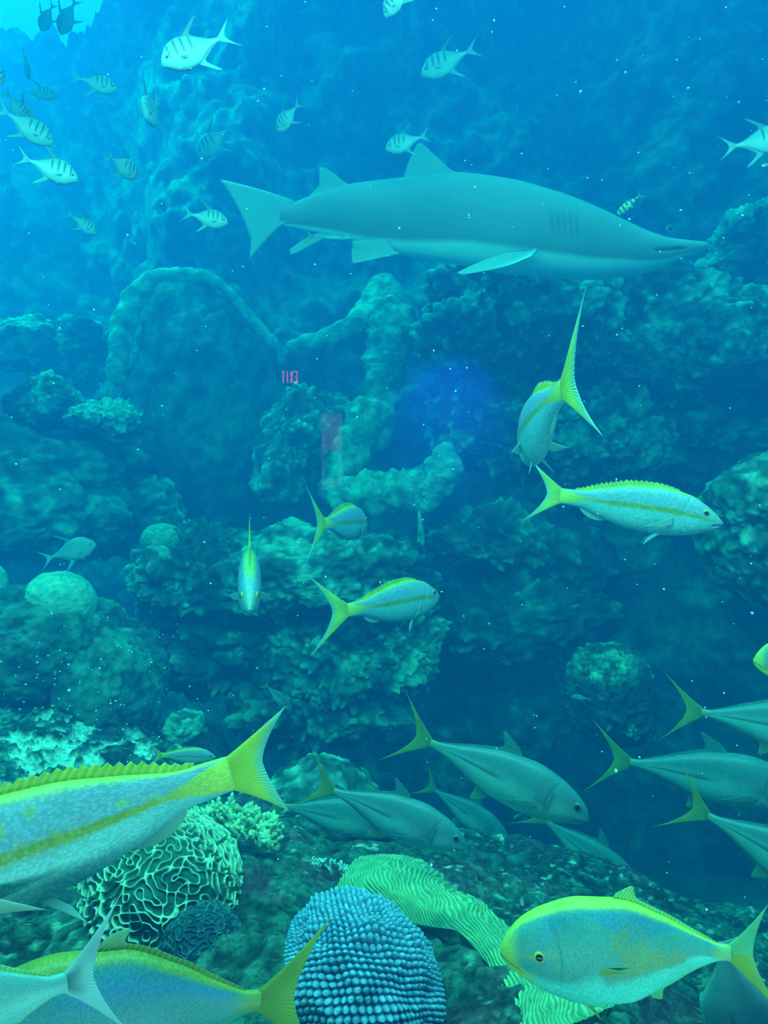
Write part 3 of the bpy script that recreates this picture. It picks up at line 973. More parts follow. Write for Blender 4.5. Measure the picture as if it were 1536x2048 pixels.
def add_fish(kind, label, px, py, Y, Lpx, face=1, yaw=0.0, tilt=0.0, roll=0.0, bend=0.0, group=None, name=None, pitch=0.0):
    """px,py centre of the body; Lpx body length (snout to tail root) as it appears side-on before yaw.
    face 1 = head to the right; yaw>0 turns the head away from the glass; tilt>0 raises the head."""
    c0 = P(px, py, Y)
    L = Lpx * Y / F_PX
    root = bpy.data.objects.new(name or SPECIES[kind]['name'], None)
    COL.objects.link(root)
    root.location = c0
    # fish frame: +x head, +z back
    if face > 0:
        M = Matrix.Rotation(-math.radians(tilt), 4, 'Y') @ Matrix.Rotation(math.radians(yaw), 4, 'Z') @ Matrix.Rotation(-math.radians(pitch), 4, 'Y') @ Matrix.Rotation(math.radians(roll), 4, 'X')
    else:
        M = Matrix.Rotation(math.radians(tilt), 4, 'Y') @ Matrix.Rotation(math.radians(180 - yaw), 4, 'Z') @ Matrix.Rotation(-math.radians(pitch), 4, 'Y') @ Matrix.Rotation(math.radians(roll), 4, 'X')
    # aim corrected for the view direction so that the apparent yaw holds off-axis
    az = math.atan2(-c0.x, c0.y)
    root.rotation_euler = (Matrix.Rotation(az * .8, 4, 'Z') @ M).to_euler()
    root.scale = (L, L, L)
    tag(root, label, SPECIES[kind]['cat'], group)
    for pt in fish_parts(kind, bend if face > 0 else -bend):
        if pt[0] == 'eye':
            _, e1, loc, sd, e2, er = pt
            e = link('eye', e1, root, loc)
            link('pupil', e2, e, (0, sd * er * .33, 0))
        else:
            link(pt[0], pt[1], root)
    return root


def back_line(sp, s0, s1, n=40, sink=.012, which='top', dirn=-1):
    s = np.linspace(s0, s1, n)
    z = smooth_interp(s, *zip(*sp[which]))
    return np.stack([.5 - s, np.zeros(n), z + sink * dirn], 1), s


def std_fins(sp, B, c):
    """c: dict with colours and sizes"""
    out = []
    # dorsal
    b, s = back_line(sp, *c['dors'][:2], n=150)
    t = np.linspace(0, 1, 150)
    hgt = c['dors'][2](t)
    e = b.copy(); e[:, 2] += hgt + .012; e[:, 0] -= hgt * c['dors'][3]
    out.append(('dorsal_fin', fin_mesh('dorsal_fin', b, e, B, c['dcol'], thick=.012, cols=150)))
    b, s = back_line(sp, *c['anal'][:2], which='bot', dirn=1)
    t = np.linspace(0, 1, 40)
    hgt = c['anal'][2](t)
    e = b.copy(); e[:, 2] -= hgt + .012; e[:, 0] -= hgt * c['anal'][3]
    out.append(('anal_fin', fin_mesh('anal_fin', b, e, B, c['acol'], thick=.010)))
    hp, L_, span, fork = c['tail'][:4]
    asym = c['tail'][4] if len(c['tail']) > 4 else 0
    b, e, k = tail_lines(hp, L_, span, fork, asym=asym)
    out.append(('tail_fin', fin_mesh('tail_fin', b, e, B, c['tcol'], thick=min(.022, hp * .6), rows=16, cols=61, ctrl=k)))
    # pectorals
    px_, pz_, pl, pw, dn, outw = c['pect']
    s0 = .5 - px_
    w = float(smooth_interp(np.array([s0]), *zip(*sp['wid']))[0])
    for sd in (1, -1):
        y0 = sd * w * .90
        n = 30; t = np.linspace(0, 1, n)
        base = np.stack([np.full(n, px_), np.full(n, y0), pz_ + pw * .5 * (1 - 2 * t)], 1)
        reach = pl * (1 - .62 * t ** .8)
        edge = np.stack([px_ - reach * (1 - .25 * outw), y0 + sd * reach * outw, pz_ - dn * reach + pw * .45 * (1 - 2 * t)], 1)
        out.append(('pectoral_fin', fin_mesh('pectoral_fin', base, edge, B, c['pcol'], thick=.007, nrm=(outw, sd, 0), cols=n)))
    # pelvics
    vx, vl, vw = c['pelv']
    s0 = .5 - vx
    bz = float(smooth_interp(np.array([s0]), *zip(*sp['bot']))[0])
    w = float(smooth_interp(np.array([s0]), *zip(*sp['wid']))[0])
    for sd in (1, -1):
        n = 20; t = np.linspace(0, 1, n)
        base = np.stack([vx - vw * .5 * t, np.full(n, sd * w * .32), np.full(n, bz + .014)], 1)
        reach = vl * (1 - .55 * t)
        edge = np.stack([vx - vw * .5 * t - reach * .75, np.full(n, sd * (w * .32)) + sd * reach * .25, bz + .005 - reach * .55], 1)
        out.append(('pelvic_fin', fin_mesh('pelvic_fin', base, edge, B, c['vcol'], thick=.008, cols=n)))
    return out


def const(c):
    c = np.array(c)
    return lambda T, R: np.tile(c, (len(T), 1))


def grad(c0, c1, p=1.0):
    return lambda T, R: mixc(np.array(c0), np.array(c1), R ** p)


# --- yellowtail snapper
YEL = np.array([.80, .90, .10])
OLV = np.array([.34, .42, .04])


def snap_col(S, V, Z, side, p):
    body = np.array([.27, .52, .70]); belly = np.array([.26, .70, .76])
    c = mixc(belly, body, sstep(-.25, .25, V))
    spots = sstep(.50, .60, vnoise(np.stack([S * 24, V * 6.0, S * 0 + 2 * np.sign(side)], 1), 8)) * sstep(.12, .25, V) * sstep(.9, .7, V) * sstep(.2, .3, S) * sstep(.88, .75, S)
    c = mixc(c, np.array([.45, .62, .18]), spots * .65)
    hw = .075 + .03 * S + .75 * sstep(.80, 1.0, S)
    mid = .06 * np.sin(S * 3)
    jag = .03 * vnoise(np.stack([S * 70, V * 0, V * 0], 1), 5)
    st = sstep(hw + .05 + jag, hw - .03 + jag, np.abs(V - mid)) * sstep(.02, .08, S)
    c = mixc(c, mixc(OLV, YEL, sstep(.7, 1, S)), st)
    c = mixc(c, np.array([.50, .68, .12]), sstep(.80, .96, V) * sstep(.1, .25, S))
    head = sstep(.14, .05, S) * sstep(-.1, .3, V)
    return mixc(c, np.array([.40, .62, .45]), head * .6)


def snap_fins(B, sp=None):
    sp = sp or SPECIES['snapper']
    saw = lambda t: .031 * np.clip(np.sin(PI * np.clip(t * .93 + .05, 0, 1)), 0, 1) ** .5 * (1 - .42 * ((t * 21) % 1) * (t < .95))
    return std_fins(sp, B, dict(
        dors=(.27, .90, saw, 1.3), dcol=grad(YEL, np.array([.62, .78, .12])),
        anal=(.70, .86, lambda t: .030 * np.sin(PI * np.clip(t, 0, 1)) ** .6, .6), acol=grad((.45, .8, .8), (.45, .85, .7)),
        tail=sp.get('tl', (.050, .21, .200, .08)), tcol=lambda T, R: mixc(mixc(np.array([.74, .86, .10]), np.array([.88, .98, .12]), sstep(.1, .5, R)), np.array([.25, .80, .78]), sstep(.55, .95, R) * .85),
        pect=(.20, -.045, .22, .05, .45, .35), pcol=grad((.45, .75, .7), (.5, .8, .75)),
        pelv=(sp.get('pv', .15), .15, .07), vcol=grad((.35, .75, .8), (.5, .85, .9))))


# --- deep yellow-backed jack
def yjack_col(S, V, Z, side, p):
    n = fbm(np.stack([p[:, 0] * 11 + 3, p[:, 2] * 13 + 7.3, p[:, 1] * 4 + 1.7], 1), 4, 4) * 1.5
    c = mixc(np.array([.18, .95, .86]), np.array([.10, .44, .42]), sstep(-.50, -.22, V - .35 * (S - .5) + .12 * n))
    c = mixc(c, np.array([.06, .36, .60]), sstep(.25, .75, V + .55 * n) * sstep(.12, .3, S) * .8)
    c = mixc(c, np.array([.30, .42, .10]), sstep(.05, .35, n) * sstep(-.45, -.2, V) * sstep(.75, .4, V) * sstep(.2, .35, S) * .7)
    edge = sstep(.84, .94, V) + sstep(.12, .03, S) * .9 + sstep(.20, .08, S) * sstep(-.35, -.6, V) * .8
    c = mixc(c, np.array([.72, .95, .10]), np.clip(edge, 0, 1))
    es = sstep(.05, .02, np.abs(V - .02 - .9 * (S - .16))) * sstep(.06, .12, S) * sstep(.3, .22, S)
    c = mixc(c, np.array([.42, .70, .25]), sstep(.90, .99, S) * .9)
    return mixc(c, np.array([.45, .55, .08]), es * .5)


def yjack_fins(B, tint=1.0):
    sp = SPECIES['yjack']
    dh = lambda t: .042 * np.exp(-((t - .10) / .08) ** 2) + .016 * (1 - t) ** .4
    return std_fins(sp, B, dict(
        dors=(.52, .95, dh, .9), dcol=grad((.62, .90, .14), (.42, .80, .35)),
        anal=(.64, .95, lambda t: .026 * np.exp(-((t - .08) / .07) ** 2) + .008 * (1 - t) ** .4, .9), acol=grad((.15, .8, .7), (.5, .9, .3)),
        tail=(.034, (.165, .215), (.225, .30), .085), tcol=lambda T, R: mixc(np.where((T < .5)[:, None], np.array([[.30, .78, .42]]), np.array([[.58, .68, .10]])), np.array([.25, .75, .55]), sstep(.5, 1, R) * .4),
        pect=(.17, -.05, .26, .045, .10, .05), pcol=grad((.45, .70, .22), (.42, .62, .18)),
        pelv=(.14, .09, .05), vcol=const((.55, .92, .45))))


# --- slim silver jack with a yellowish tail
def sjack_col(S, V, Z, side, p):
    c = mixc(np.array([.17, .66, .62]), np.array([.06, .28, .32]), sstep(-.35, .45, V + .15 * np.sin(S * 6)))
    ln = np.exp(-((V + .02 - .12 * (1 - S)) / .07) ** 2) * sstep(.50, .62, S)
    c = mixc(c, np.array([.01, .06, .09]), ln * .85)
    gl = np.exp(-((S - .235 - .02 * (1 - V * V)) / .014) ** 2) * sstep(.6, .2, np.abs(V))
    c = mixc(c, np.array([.02, .12, .14]), gl * .8)
    op = np.exp(-((S - .30) / .04) ** 2 - ((V + .12) / .22) ** 2)
    c = mixc(c, np.array([.02, .10, .12]), op * .55)
    ck = np.exp(-((S - .19) / .05) ** 2 - ((V + .35) / .5) ** 2)
    c = mixc(c, np.array([.18, .46, .20]), sstep(.93, 1, S) * .8)
    return mixc(c, np.array([.35, .85, .80]), ck * .5)


def sjack_fins(B):
    sp = SPECIES['sjack']
    dh = lambda t: .085 * np.exp(-((t - .10) / .09) ** 2) + .014 * (1 - t) ** .4
    return std_fins(sp, B, dict(
        dors=(.46, .93, dh, 1.2), dcol=grad((.08, .40, .42), (.06, .32, .34)),
        anal=(.56, .93, lambda t: .065 * np.exp(-((t - .10) / .09) ** 2) + .012 * (1 - t) ** .4, .8), acol=grad((.15, .55, .5), (.25, .62, .35)),
        tail=(.028, .25, .235, .085), tcol=grad((.16, .42, .16), (.30, .55, .10)),
        pect=(.19, -.05, .24, .04, .30, .10), pcol=grad((.10, .4, .42), (.14, .5, .5)),
        pelv=(.16, .08, .05), vcol=const((.3, .7, .6))))


# --- barred pompano
def pomp_col(S, V, Z, side, p):
    c = mixc(np.array([.28, .72, .75]), np.array([.19, .55, .60]), sstep(0, .8, V))
    b = 0
    for k, (s0, w0) in enumerate(((.16, .015), (.29, .019), (.41, .019), (.54, .016))):
        b = b + np.exp(-((S - s0 - .03 * V) / w0) ** 2) * sstep(-.25, .05, V) * sstep(.97, .85, V)
    return mixc(c, np.array([.008, .05, .08]), np.clip(b, 0, 1) * .9)


def pomp_fins(B):
    sp = SPECIES['pompano']
    dh = lambda t: .20 * np.exp(-((t - .06) / .10) ** 2) + .02 * (1 - t) ** .4
    g = const((.30, .74, .78))
    return std_fins(sp, B, dict(
        dors=(.46, .95, dh, 1.6), dcol=const((.14, .44, .50)), anal=(.52, .95, dh, 1.3), acol=g,
        tail=(.034, .40, .32, .11), tcol=g, pect=(.20, -.06, .16, .04, .5, .3), pcol=const((.2, .6, .62)), pelv=(.16, .07, .05), vcol=g))


SPECIES = {
    'snapper': dict(name='yellowtail_snapper', cat='fish', bx=.05,
        top=[(0, -.012), (.03, .018), (.10, .070), (.22, .128), (.38, .152), (.55, .138), (.72, .098), (.88, .056), (1, .050)],
        bot=[(0, -.030), (.03, -.058), (.10, -.092), (.22, -.130), (.38, -.148), (.55, -.140), (.72, -.100), (.88, -.052), (1, -.048)],
        wid=[(0, .006), (.03, .024), (.10, .044), (.22, .062), (.38, .068), (.55, .060), (.72, .042), (.88, .023), (1, .015)],
        mouth=(.075, -.030, -.048), gill=[(.20, .10)], col=snap_col, fins=snap_fins, eye=(.385, .028, .021, M_IRIS_Y)),
    'yjack': dict(name='yellow_jack', cat='fish', mat=M_SMOOTH, bx=.0,
        top=[(0, -.028), (.03, .030), (.10, .110), (.22, .175), (.38, .215), (.55, .215), (.72, .155), (.88, .070), (.97, .036), (1, .036)],
        bot=[(0, -.058), (.03, -.098), (.10, -.150), (.22, -.215), (.38, -.255), (.55, -.240), (.72, -.155), (.88, -.060), (.97, -.032), (1, -.032)],
        wid=[(0, .008), (.03, .036), (.10, .066), (.22, .090), (.38, .100), (.55, .086), (.72, .056), (.88, .026), (1, .018)],
        mouth=(.11, -.050, -.110), gill=[(.22, .10)], col=yjack_col, fins=yjack_fins, eye=(.315, -.012, .026, M_IRIS_Y)),
    'sjack': dict(name='silver_jack', cat='fish', mat=M_SMOOTH, bx=.05,
        top=[(0, -.030), (.03, .018), (.10, .070), (.22, .120), (.38, .150), (.55, .140), (.72, .096), (.88, .042), (.97, .024), (1, .026)],
        bot=[(0, -.046), (.03, -.070), (.10, -.098), (.22, -.134), (.38, -.155), (.55, -.142), (.72, -.090), (.88, -.036), (.97, -.022), (1, -.024)],
        wid=[(0, .008), (.03, .030), (.10, .056), (.22, .078), (.38, .086), (.55, .074), (.72, .048), (.88, .024), (1, .016)],
        mouth=(.09, -.045, -.062), gill=[(.22, .12)], col=sjack_col, fins=sjack_fins, eye=(.40, .022, .024, M_IRIS)),
    'pompano': dict(name='barred_pompano', cat='fish', mat=M_SMOOTH, bx=.05, res=(70, 36),
        top=[(0, -.02), (.03, .050), (.10, .130), (.22, .225), (.38, .262), (.52, .240), (.72, .130), (.88, .050), (1, .030)],
        bot=[(0, -.05), (.03, -.085), (.10, -.140), (.22, -.220), (.38, -.252), (.52, -.235), (.72, -.128), (.88, -.045), (1, -.030)],
        wid=[(0, .010), (.03, .040), (.10, .066), (.22, .088), (.38, .092), (.55, .076), (.72, .046), (.88, .022), (1, .014)],
        mouth=(.06, -.035, -.055), gill=[(.22, .10)], col=pomp_col, fins=pomp_fins, eye=(.38, .02, .026, M_IRIS)),
}
SPECIES['snapper_big'] = dict(SPECIES['snapper'], pv=.055, tl=(.046, (.190, .125), (.134, .162), .088), fins=lambda B: snap_fins(B, SPECIES['snapper_big']))


def pale_fins(B):
    out = [p for p in yjack_fins(B) if p[0] != 'tail_fin']
    b, e, k = tail_lines(.034, .20, .265, .085)
    out.append(('tail_fin', fin_mesh('tail_fin', b, e, B, lambda T, R: mixc(np.array([.20, .40, .45]), np.array([.50, .85, .92]), np.clip(sstep(.35, .05, np.minimum(T, 1 - T)) + sstep(.10, .7, R), 0, 1)), thick=.02, rows=16, cols=61, ctrl=k)))
    return out


SPECIES['snapper_fork'] = dict(SPECIES['snapper'], tl=(.050, .30, .29, .11), fins=lambda B: snap_fins(B, SPECIES['snapper_fork']))
SPECIES['plain'] = dict(SPECIES['pompano'], col=lambda S, V, Z, side, p: mixc(np.array([.20, .60, .60]), np.array([.14, .46, .46]), sstep(-.3, .5, V)))
_sj = SPECIES['sjack']
SPECIES['remora'] = dict(_sj, top=[(a, b * .5) for a, b in _sj['top']], bot=[(a, b * .5) for a, b in _sj['bot']], wid=[(a, b * .7) for a, b in _sj['wid']],
    mouth=(.05, -.015, -.02), eye=(.40, .008, .014, M_IRIS), fins=lambda B: [p for p in sjack_fins(B) if p[0] == 'tail_fin'])
def olive_col(S, V, Z, side, p):  # olive back and tail stalk, blue band, teal flank
    c = mixc(np.array([.07, .36, .34]), np.array([.06, .28, .34]), sstep(-.5, .2, V))
    c = mixc(c, np.array([.06, .26, .52]), np.exp(-((V - .62) / .16) ** 2) * sstep(.3, .5, S) * .9)
    return mixc(c, np.array([.26, .38, .06]), np.maximum(sstep(.80, .92, V + .05 * np.sin(S * 9)), sstep(.88, .99, S)))




def olive_fins(B):
    sp = SPECIES['yjack']
    out = [p for p in yjack_fins(B) if p[0] not in ('tail_fin', 'dorsal_fin')]
    b, e, k = tail_lines(.034, .225, .265, .11)
    out.append(('tail_fin', fin_mesh('tail_fin', b, e, B, grad((.30, .42, .07), (.42, .58, .10)), thick=.02, rows=16, cols=61, ctrl=k)))
    b, s_ = back_line(sp, .45, .95, n=120)
    t = np.linspace(0, 1, 120)
    h_ = .050 * np.exp(-((t - .06) / .08) ** 2) + .014 * (1 - t) ** .4
    e = b.copy(); e[:, 2] += h_ + .012; e[:, 0] -= h_ * 1.4
    out.append(('dorsal_fin', fin_mesh('dorsal_fin', b, e, B, lambda T, R: mixc(np.array([.28, .40, .08]), np.array([.35, .62, .42]), sstep(.25, .1, T) * R), thick=.012, cols=120)))
    return out


SPECIES['olive_jack'] = dict(SPECIES['yjack'], col=olive_col, name='olive_jack', fins=olive_fins)
SPECIES['pale_jack'] = dict(SPECIES['yjack'], fins=pale_fins, name='pale_jack',
    col=lambda S, V, Z, side, p: mixc(np.array([.25, .72, .72]), np.array([.16, .50, .56]), sstep(-.3, .5, V)))

# near fish
add_fish('snapper_big', 'largest yellow-striped snapper at lower left with its head cut by the left edge', 85, 1680, 1.15, 770, -1, yaw=2, tilt=-14.5, bend=-.05)
add_fish('olive_jack', 'olive-backed jack at the bottom left corner with yellow forked tail', 200, 2040, 1.05, 640, -1, yaw=0, tilt=3, bend=-.1)
add_fish('pale_jack', 'pale jack tail poking in from the left edge across the olive-backed jack', -200, 2070, .80, 620, -1, yaw=0, tilt=-4, bend=-.05)
add_fish('yjack', 'yellow-rimmed deep-bodied jack swimming left at the bottom right', 1222, 1893, 1.2, 445, -1, yaw=0, tilt=-5.5, bend=-.2)
add_fish('pale_jack', 'pale jack diving behind the tail of the yellow-rimmed jack', 1478, 2010, 1.45, 300, 1, yaw=25, tilt=-75, bend=.1)
# school of silver jacks
SCH = 'silver jacks over the reef edge'
add_fish('sjack', 'silver jack with dark tail-stalk line and gill mark, right of centre, nose down', 1018, 1556, 1.9, 345, 1, yaw=0, tilt=-22, bend=0, group=SCH)
add_fish('sjack', 'greenish jack with small dark gill spot swimming right above the plate coral', 800, 1634, 1.75, 290, 1, yaw=0, tilt=-21, group=SCH)
add_fish('sjack', 'dim jack half hidden behind the greenish jack over the mossy boulder', 690, 1632, 2.4, 250, 1, yaw=5, tilt=-12, group=SCH)
add_fish('sjack', 'faint jack heading down right behind the greenish jack\'s snout', 945, 1632, 3.1, 180, 1, yaw=0, tilt=-33, group=SCH)
add_fish('sjack', 'faint large jack diving behind the back of the yellow-rimmed jack', 1192, 1720, 3.0, 240, 1, yaw=0, tilt=-35, group=SCH)
add_fish('sjack', 'topmost silver jack leaving by the right edge, tail swept down', 1580, 1450, 2.0, 330, 1, yaw=8, tilt=-4, bend=.25, group=SCH)
add_fish('sjack', 'middle silver jack at the right edge with long drooping tail', 1440, 1555, 2.3, 350, 1, yaw=8, tilt=-6, bend=.1, group=SCH)
add_fish('sjack', 'lowest silver jack at the right edge, only its tail and stalk in view', 1590, 1722, 1.8, 350, 1, yaw=0, tilt=-22, bend=0, group=SCH)
add_fish('yjack', 'yellow-green fish snout just entering at the right edge above the silver jacks', 1640, 1322, 1.6, 240, -1, yaw=0, tilt=0)
# snappers
SN = 'yellowtail snappers in mid water'
add_fish('snapper', 'yellow-striped snapper swimming right beneath the reef shelf, nose slightly down', 1280, 1016, 2.3, 318, 1, yaw=6, tilt=-9, bend=.1, group=SN)
add_fish('snapper_fork', 'snapper seen from behind with its long yellow tail lobe pointing straight up', 1076, 850, 1.9, 430, -1, yaw=84, tilt=0, roll=-4, pitch=-10, bend=.30, group=SN)
add_fish('snapper_fork', 'snapper swimming right in front of the middle reef block, tail drooping', 797, 1204, 2.5, 270, 1, yaw=50, tilt=3, bend=.55, group=SN)
add_fish('snapper_fork', 'dim snapper turning away with its tail fin edge-on, above the reef block', 694, 1046, 3.0, 235, 1, yaw=70, tilt=0, pitch=0, bend=.1, group=SN)
add_fish('snapper', 'small snapper facing the glass head-on, fins spread, left of the reef block centre', 499, 1152, 2.7, 335, 1, yaw=-88, tilt=0, pitch=-15, bend=0, group=SN)
add_fish('snapper', 'snapper peeping out behind the big snapper\'s dorsal fin', 378, 1512, 2.4, 108, 1, yaw=10, tilt=-8, group=SN)
add_fish('plain', 'plain silvery fish swimming up right above the pale dome coral', 148, 1100, 3.6, 86, 1, yaw=0, tilt=18, name='silvery_fish')
add_fish('sjack', 'small slender fish diving right of the dark gap above the big snapper\'s tail', 560, 1397, 3.0, 74, 1, yaw=15, tilt=-47, name='slender_fish')

# ------------------------------------------------------------------ barred pompanos at the top left and beyond
PG = 'barred pompanos in the upper water'
for lb_, a in (
    ('largest barred pompano, top left, swimming down left with tail raised', (380, 103, 2.3, 128, -1, 0, -29, 0, -.1)),
    ('barred pompano with five faint bars swimming right under the bright corner', (198, 168, 3.6, 70, 1, 0, -8, 0, 0)),
    ('faint pompano left of the one with five bars, swimming right', (84, 186, 4.6, 56, 1, 0, 4, 0, 0)),
    ('bright pompano facing the glass nose down, right of the five-barred one', (303, 220, 3.2, 110, -1, -68, -12, 0, 0)),
    ('small bright pompano swimming down left between the shark\'s tail and top edge', (573, 238, 3.5, 62, -1, 35, -38, 0, -.2)),
    ('faint pompano with upright tail above the shark\'s tail tip', (425, 285, 4.6, 82, -1, 30, -30, 0, -.3)),
    ('bright pompano turning with spread fins between boulder and left group', (250, 335, 3.2, 72, 1, 45, -10, 20, -.4)),
    ('boldly barred pompano swimming right and slightly down at the left', (108, 340, 2.8, 94, 1, 0, -15, 0, 0)),
    ('broad pale pompano swimming down right near the left edge', (62, 258, 3.2, 92, 1, 10, -25, 0, 0)),
    ('narrow pompano tucked above the broad pale one at the left edge', (38, 218, 3.6, 58, 1, 40, -40, 0, 0)),
    ('small pompano swimming down right alone over open water at the left', (170, 450, 3.8, 54, 1, 15, -28, 0, 0)),
    ('small pompano swimming right close to the shark\'s tail', (420, 437, 3.4, 72, 1, 0, -8, 0, 0)),
    ('pale pompano swimming left high above the shark\'s first dorsal fin', (888, 126, 3.6, 98, -1, 10, -18, 0, 0)),
    ('pale pompano swimming left touching the tip of the shark\'s dorsal fin', (806, 286, 3.6, 74, -1, 15, -10, 0, 0)),
    ('pompano swimming off the right edge above the shark\'s snout', (1532, 280, 3.0, 110, 1, 0, 2, 0, 0)),
    ('pompano cut by the top edge right of centre', (792, -2, 2.6, 76, -1, 30, -45, 0, 0)),
    ('faint pompano upright in the bright top left corner, left one of two', (92, 38, 4.6, 52, -1, 45, -50, 0, 0)),
    ('faint pompano upright in the bright top left corner, right one of two', (133, 38, 4.6, 66, -1, 45, -50, 0, 0)),
    ('thin edge-on pompano in the bright water near the left edge', (53, 132, 4.2, 50, 1, 80, 0, 0, 0)),
    ('bright pompano cut by the left edge in the pale water', (-14, 138, 3.4, 60, 1, 20, -50, 0, 0)),
):
    px, py, Y, Lp, fc, yw, tl, rl, bd = a
    add_fish('pompano', lb_, px, py, Y, Lp, fc, yw, tl, rl, bd, PG, pitch=-38 if abs(yw) > 60 else 0)
add_fish('sjack', 'thin fish with its yellow tail tip hanging from the top edge', 362, -75, 2.2, 130, 1, 20, 55, 0, 0, name='yellow_tailed_fish')


# small striped fish swimming over the shark's head
def pilot_col(S, V, Z, side, p):
    c = mixc(np.array([.45, .80, .40]), np.array([.60, .85, .25]), sstep(-.2, .5, V))
    b = .5 + .5 * np.sin(S * 38)
    return mixc(c, np.array([.03, .12, .12]), sstep(.55, .8, b))


SPECIES['striped'] = dict(SPECIES['sjack'], name='striped_fish', col=pilot_col)
add_fish('striped', 'little striped yellow-green fish just above the shark\'s head', 1254, 412, 3.3, 52, -1, yaw=20, tilt=-32)
add_fish('striped', 'tiny bright fish under the pompano at the right edge', 1534, 330, 3.0, 24, -1, yaw=0, tilt=0)
add_fish('sjack', 'tiny pale minnow left of the egg-shaped boulder', 1160, 1395, 3.4, 34, -1, yaw=0, tilt=8, name='minnow')

# ------------------------------------------------------------------ the shark
SHK_Y = 4.0
# profile measured along the body axis: snout tip 1418,492 -> tail root 560,425 (units: body length = 1)
SH_L = 850.0


def shark_col(S, V, Z, side, p):
    n = fbm(np.stack([S * 9, V * 2, side], 1), 4, 12)
    c = mixc(np.array([.15, .27, .26]), np.array([.24, .42, .42]), sstep(-.3, .8, V))
    c = c * (1 + .12 * n)[:, None]
    bl = sstep(-.60, -.74, V + .05 * n + .18 * sstep(.5, .9, S))
    c = mixc(c, np.array([.45, .85, .82]), bl)
    sn = sstep(.10, .0, S)
    c = mixc(c, np.array([.32, .62, .60]), sn * .5)
    g = 0
    return c


SH_TILT = 4.1
SH_C = P(989, 463, SHK_Y)


def to_sh(px, py, y=0.0):
    """photo point -> shark frame (x, z) in its vertical mid-plane"""
    q = Matrix.Rotation(math.radians(-SH_TILT), 4, 'Y') @ (P(px, py, SHK_Y + y * sc_) - SH_C)
    return q.x / sc_, q.z / sc_


sc_ = 860.0 * SHK_Y / F_PX


def sh_line(pts):
    a = [to_sh(*p) for p in pts]
    a = [(min(1, max(0, .5 - x)), z) for x, z in a]
    a[0] = (0.0, a[0][1]); a[-1] = (1.0, a[-1][1])
    return a


shark_spec = dict(
    top=sh_line([(1419, 489), (1408, 486), (1380, 484), (1340, 480), (1300, 470), (1250, 449), (1200, 425), (1150, 404), (1100, 386), (1000, 360), (920, 349), (850, 353), (780, 359), (700, 368), (640, 384), (590, 401), (560, 410)]),
    bot=sh_line([(1419, 496), (1408, 503), (1380, 513), (1345, 527), (1310, 541), (1250, 551), (1150, 556), (1030, 546), (915, 527), (800, 508), (750, 496), (700, 482), (650, 468), (600, 456), (560, 448)]),
    wid=[(0, .006), (.012, .020), (.05, .034), (.10, .048), (.17, .064), (.25, .078), (.35, .088), (.45, .088), (.55, .080), (.65, .066), (.75, .050), (.85, .034), (.93, .022), (1, .012)],
    sq=1.0, col=shark_col)
BS = Bend(.10, .0)


def shark_body():
    sp = shark_spec
    nu, nv = 240, 96
    me = body_mesh('body', dict(sp, gill=None) if False else {k: v for k, v in sp.items()}, BS, M_SHARK, nu, nv)
    # gill slits and mouth cut into the skin
    n = len(me.vertices)
    co = np.zeros(n * 3, dtype=np.float32); me.vertices.foreach_get('co', co); co = co.reshape(-1, 3)
    a = me.attributes['col'].data
    cc = np.zeros(n * 4, dtype=np.float32); a.foreach_get('color', cc); cc = cc.reshape(-1, 4)
    s = .5 - co[:, 0]; z = co[:, 2]
    dark = np.zeros(n)
    for k in range(5):
        gx = .322 + k * .014 + .008 * np.cos((z - .01) * 40)
        dark = np.maximum(dark, np.exp(-((s - gx) / .0028) ** 2) * sstep(.040 - .003 * k, .012, np.abs(z + .006)) * .45)
    mz = -.026 - .20 * (s - .09)
    mouth = np.exp(-((z - mz) / .0035) ** 2) * sstep(.06, .075, s) * sstep(.150, .135, s)
    dark = np.maximum(dark, mouth)
    co[:, 1] *= (1 - .16 * dark)
    cc[:, :3] *= (1 - .6 * dark)[:, None]
    me.vertices.foreach_set('co', co.ravel()); a.foreach_set('color', cc.ravel()); me.update()
    return me


shk = bpy.data.objects.new('shark', None); COL.objects.link(shk)
shk.location = SH_C
shk.rotation_euler = Matrix.Rotation(math.radians(SH_TILT), 4, 'Y').to_euler()
shk.scale = (sc_,) * 3
tag(shk, 'large grey shark with white belly cruising right across the upper water', 'shark')
link('body', shark_body(), shk)
GREY = np.array([.20, .44, .43]); PALE = np.array([.45, .85, .82])


def sh_fin(name, base, edge, ctrl=None, thick=.016, colf=None, yb=0.0, ye=None, nrm=(0, 1, 0), rows=14, n=44):
    def conv(pts, y):
        a = np.array([to_sh(p[0], p[1], y) for p in pts])
        t = np.linspace(0, 1, n); tp = np.linspace(0, 1, len(a))
        return np.stack([smooth_interp(t, tp, a[:, 0]), np.full(n, 0.0) + y, smooth_interp(t, tp, a[:, 1])], 1)
    b = conv(base, yb); e = conv(edge, ye if ye is not None else yb)
    k = conv(ctrl, (yb + (ye if ye is not None else yb)) / 2) if ctrl else None
    link(name, fin_mesh(name, b, e, (lambda v: v) if yb else BS, colf or (lambda T, R: mixc(GREY, PALE, sstep(.10, .0, 1 - T) * .8)), thick=thick, rows=rows, ctrl=k, cols=n, nrm=nrm, mat=M_SHARK), shk)


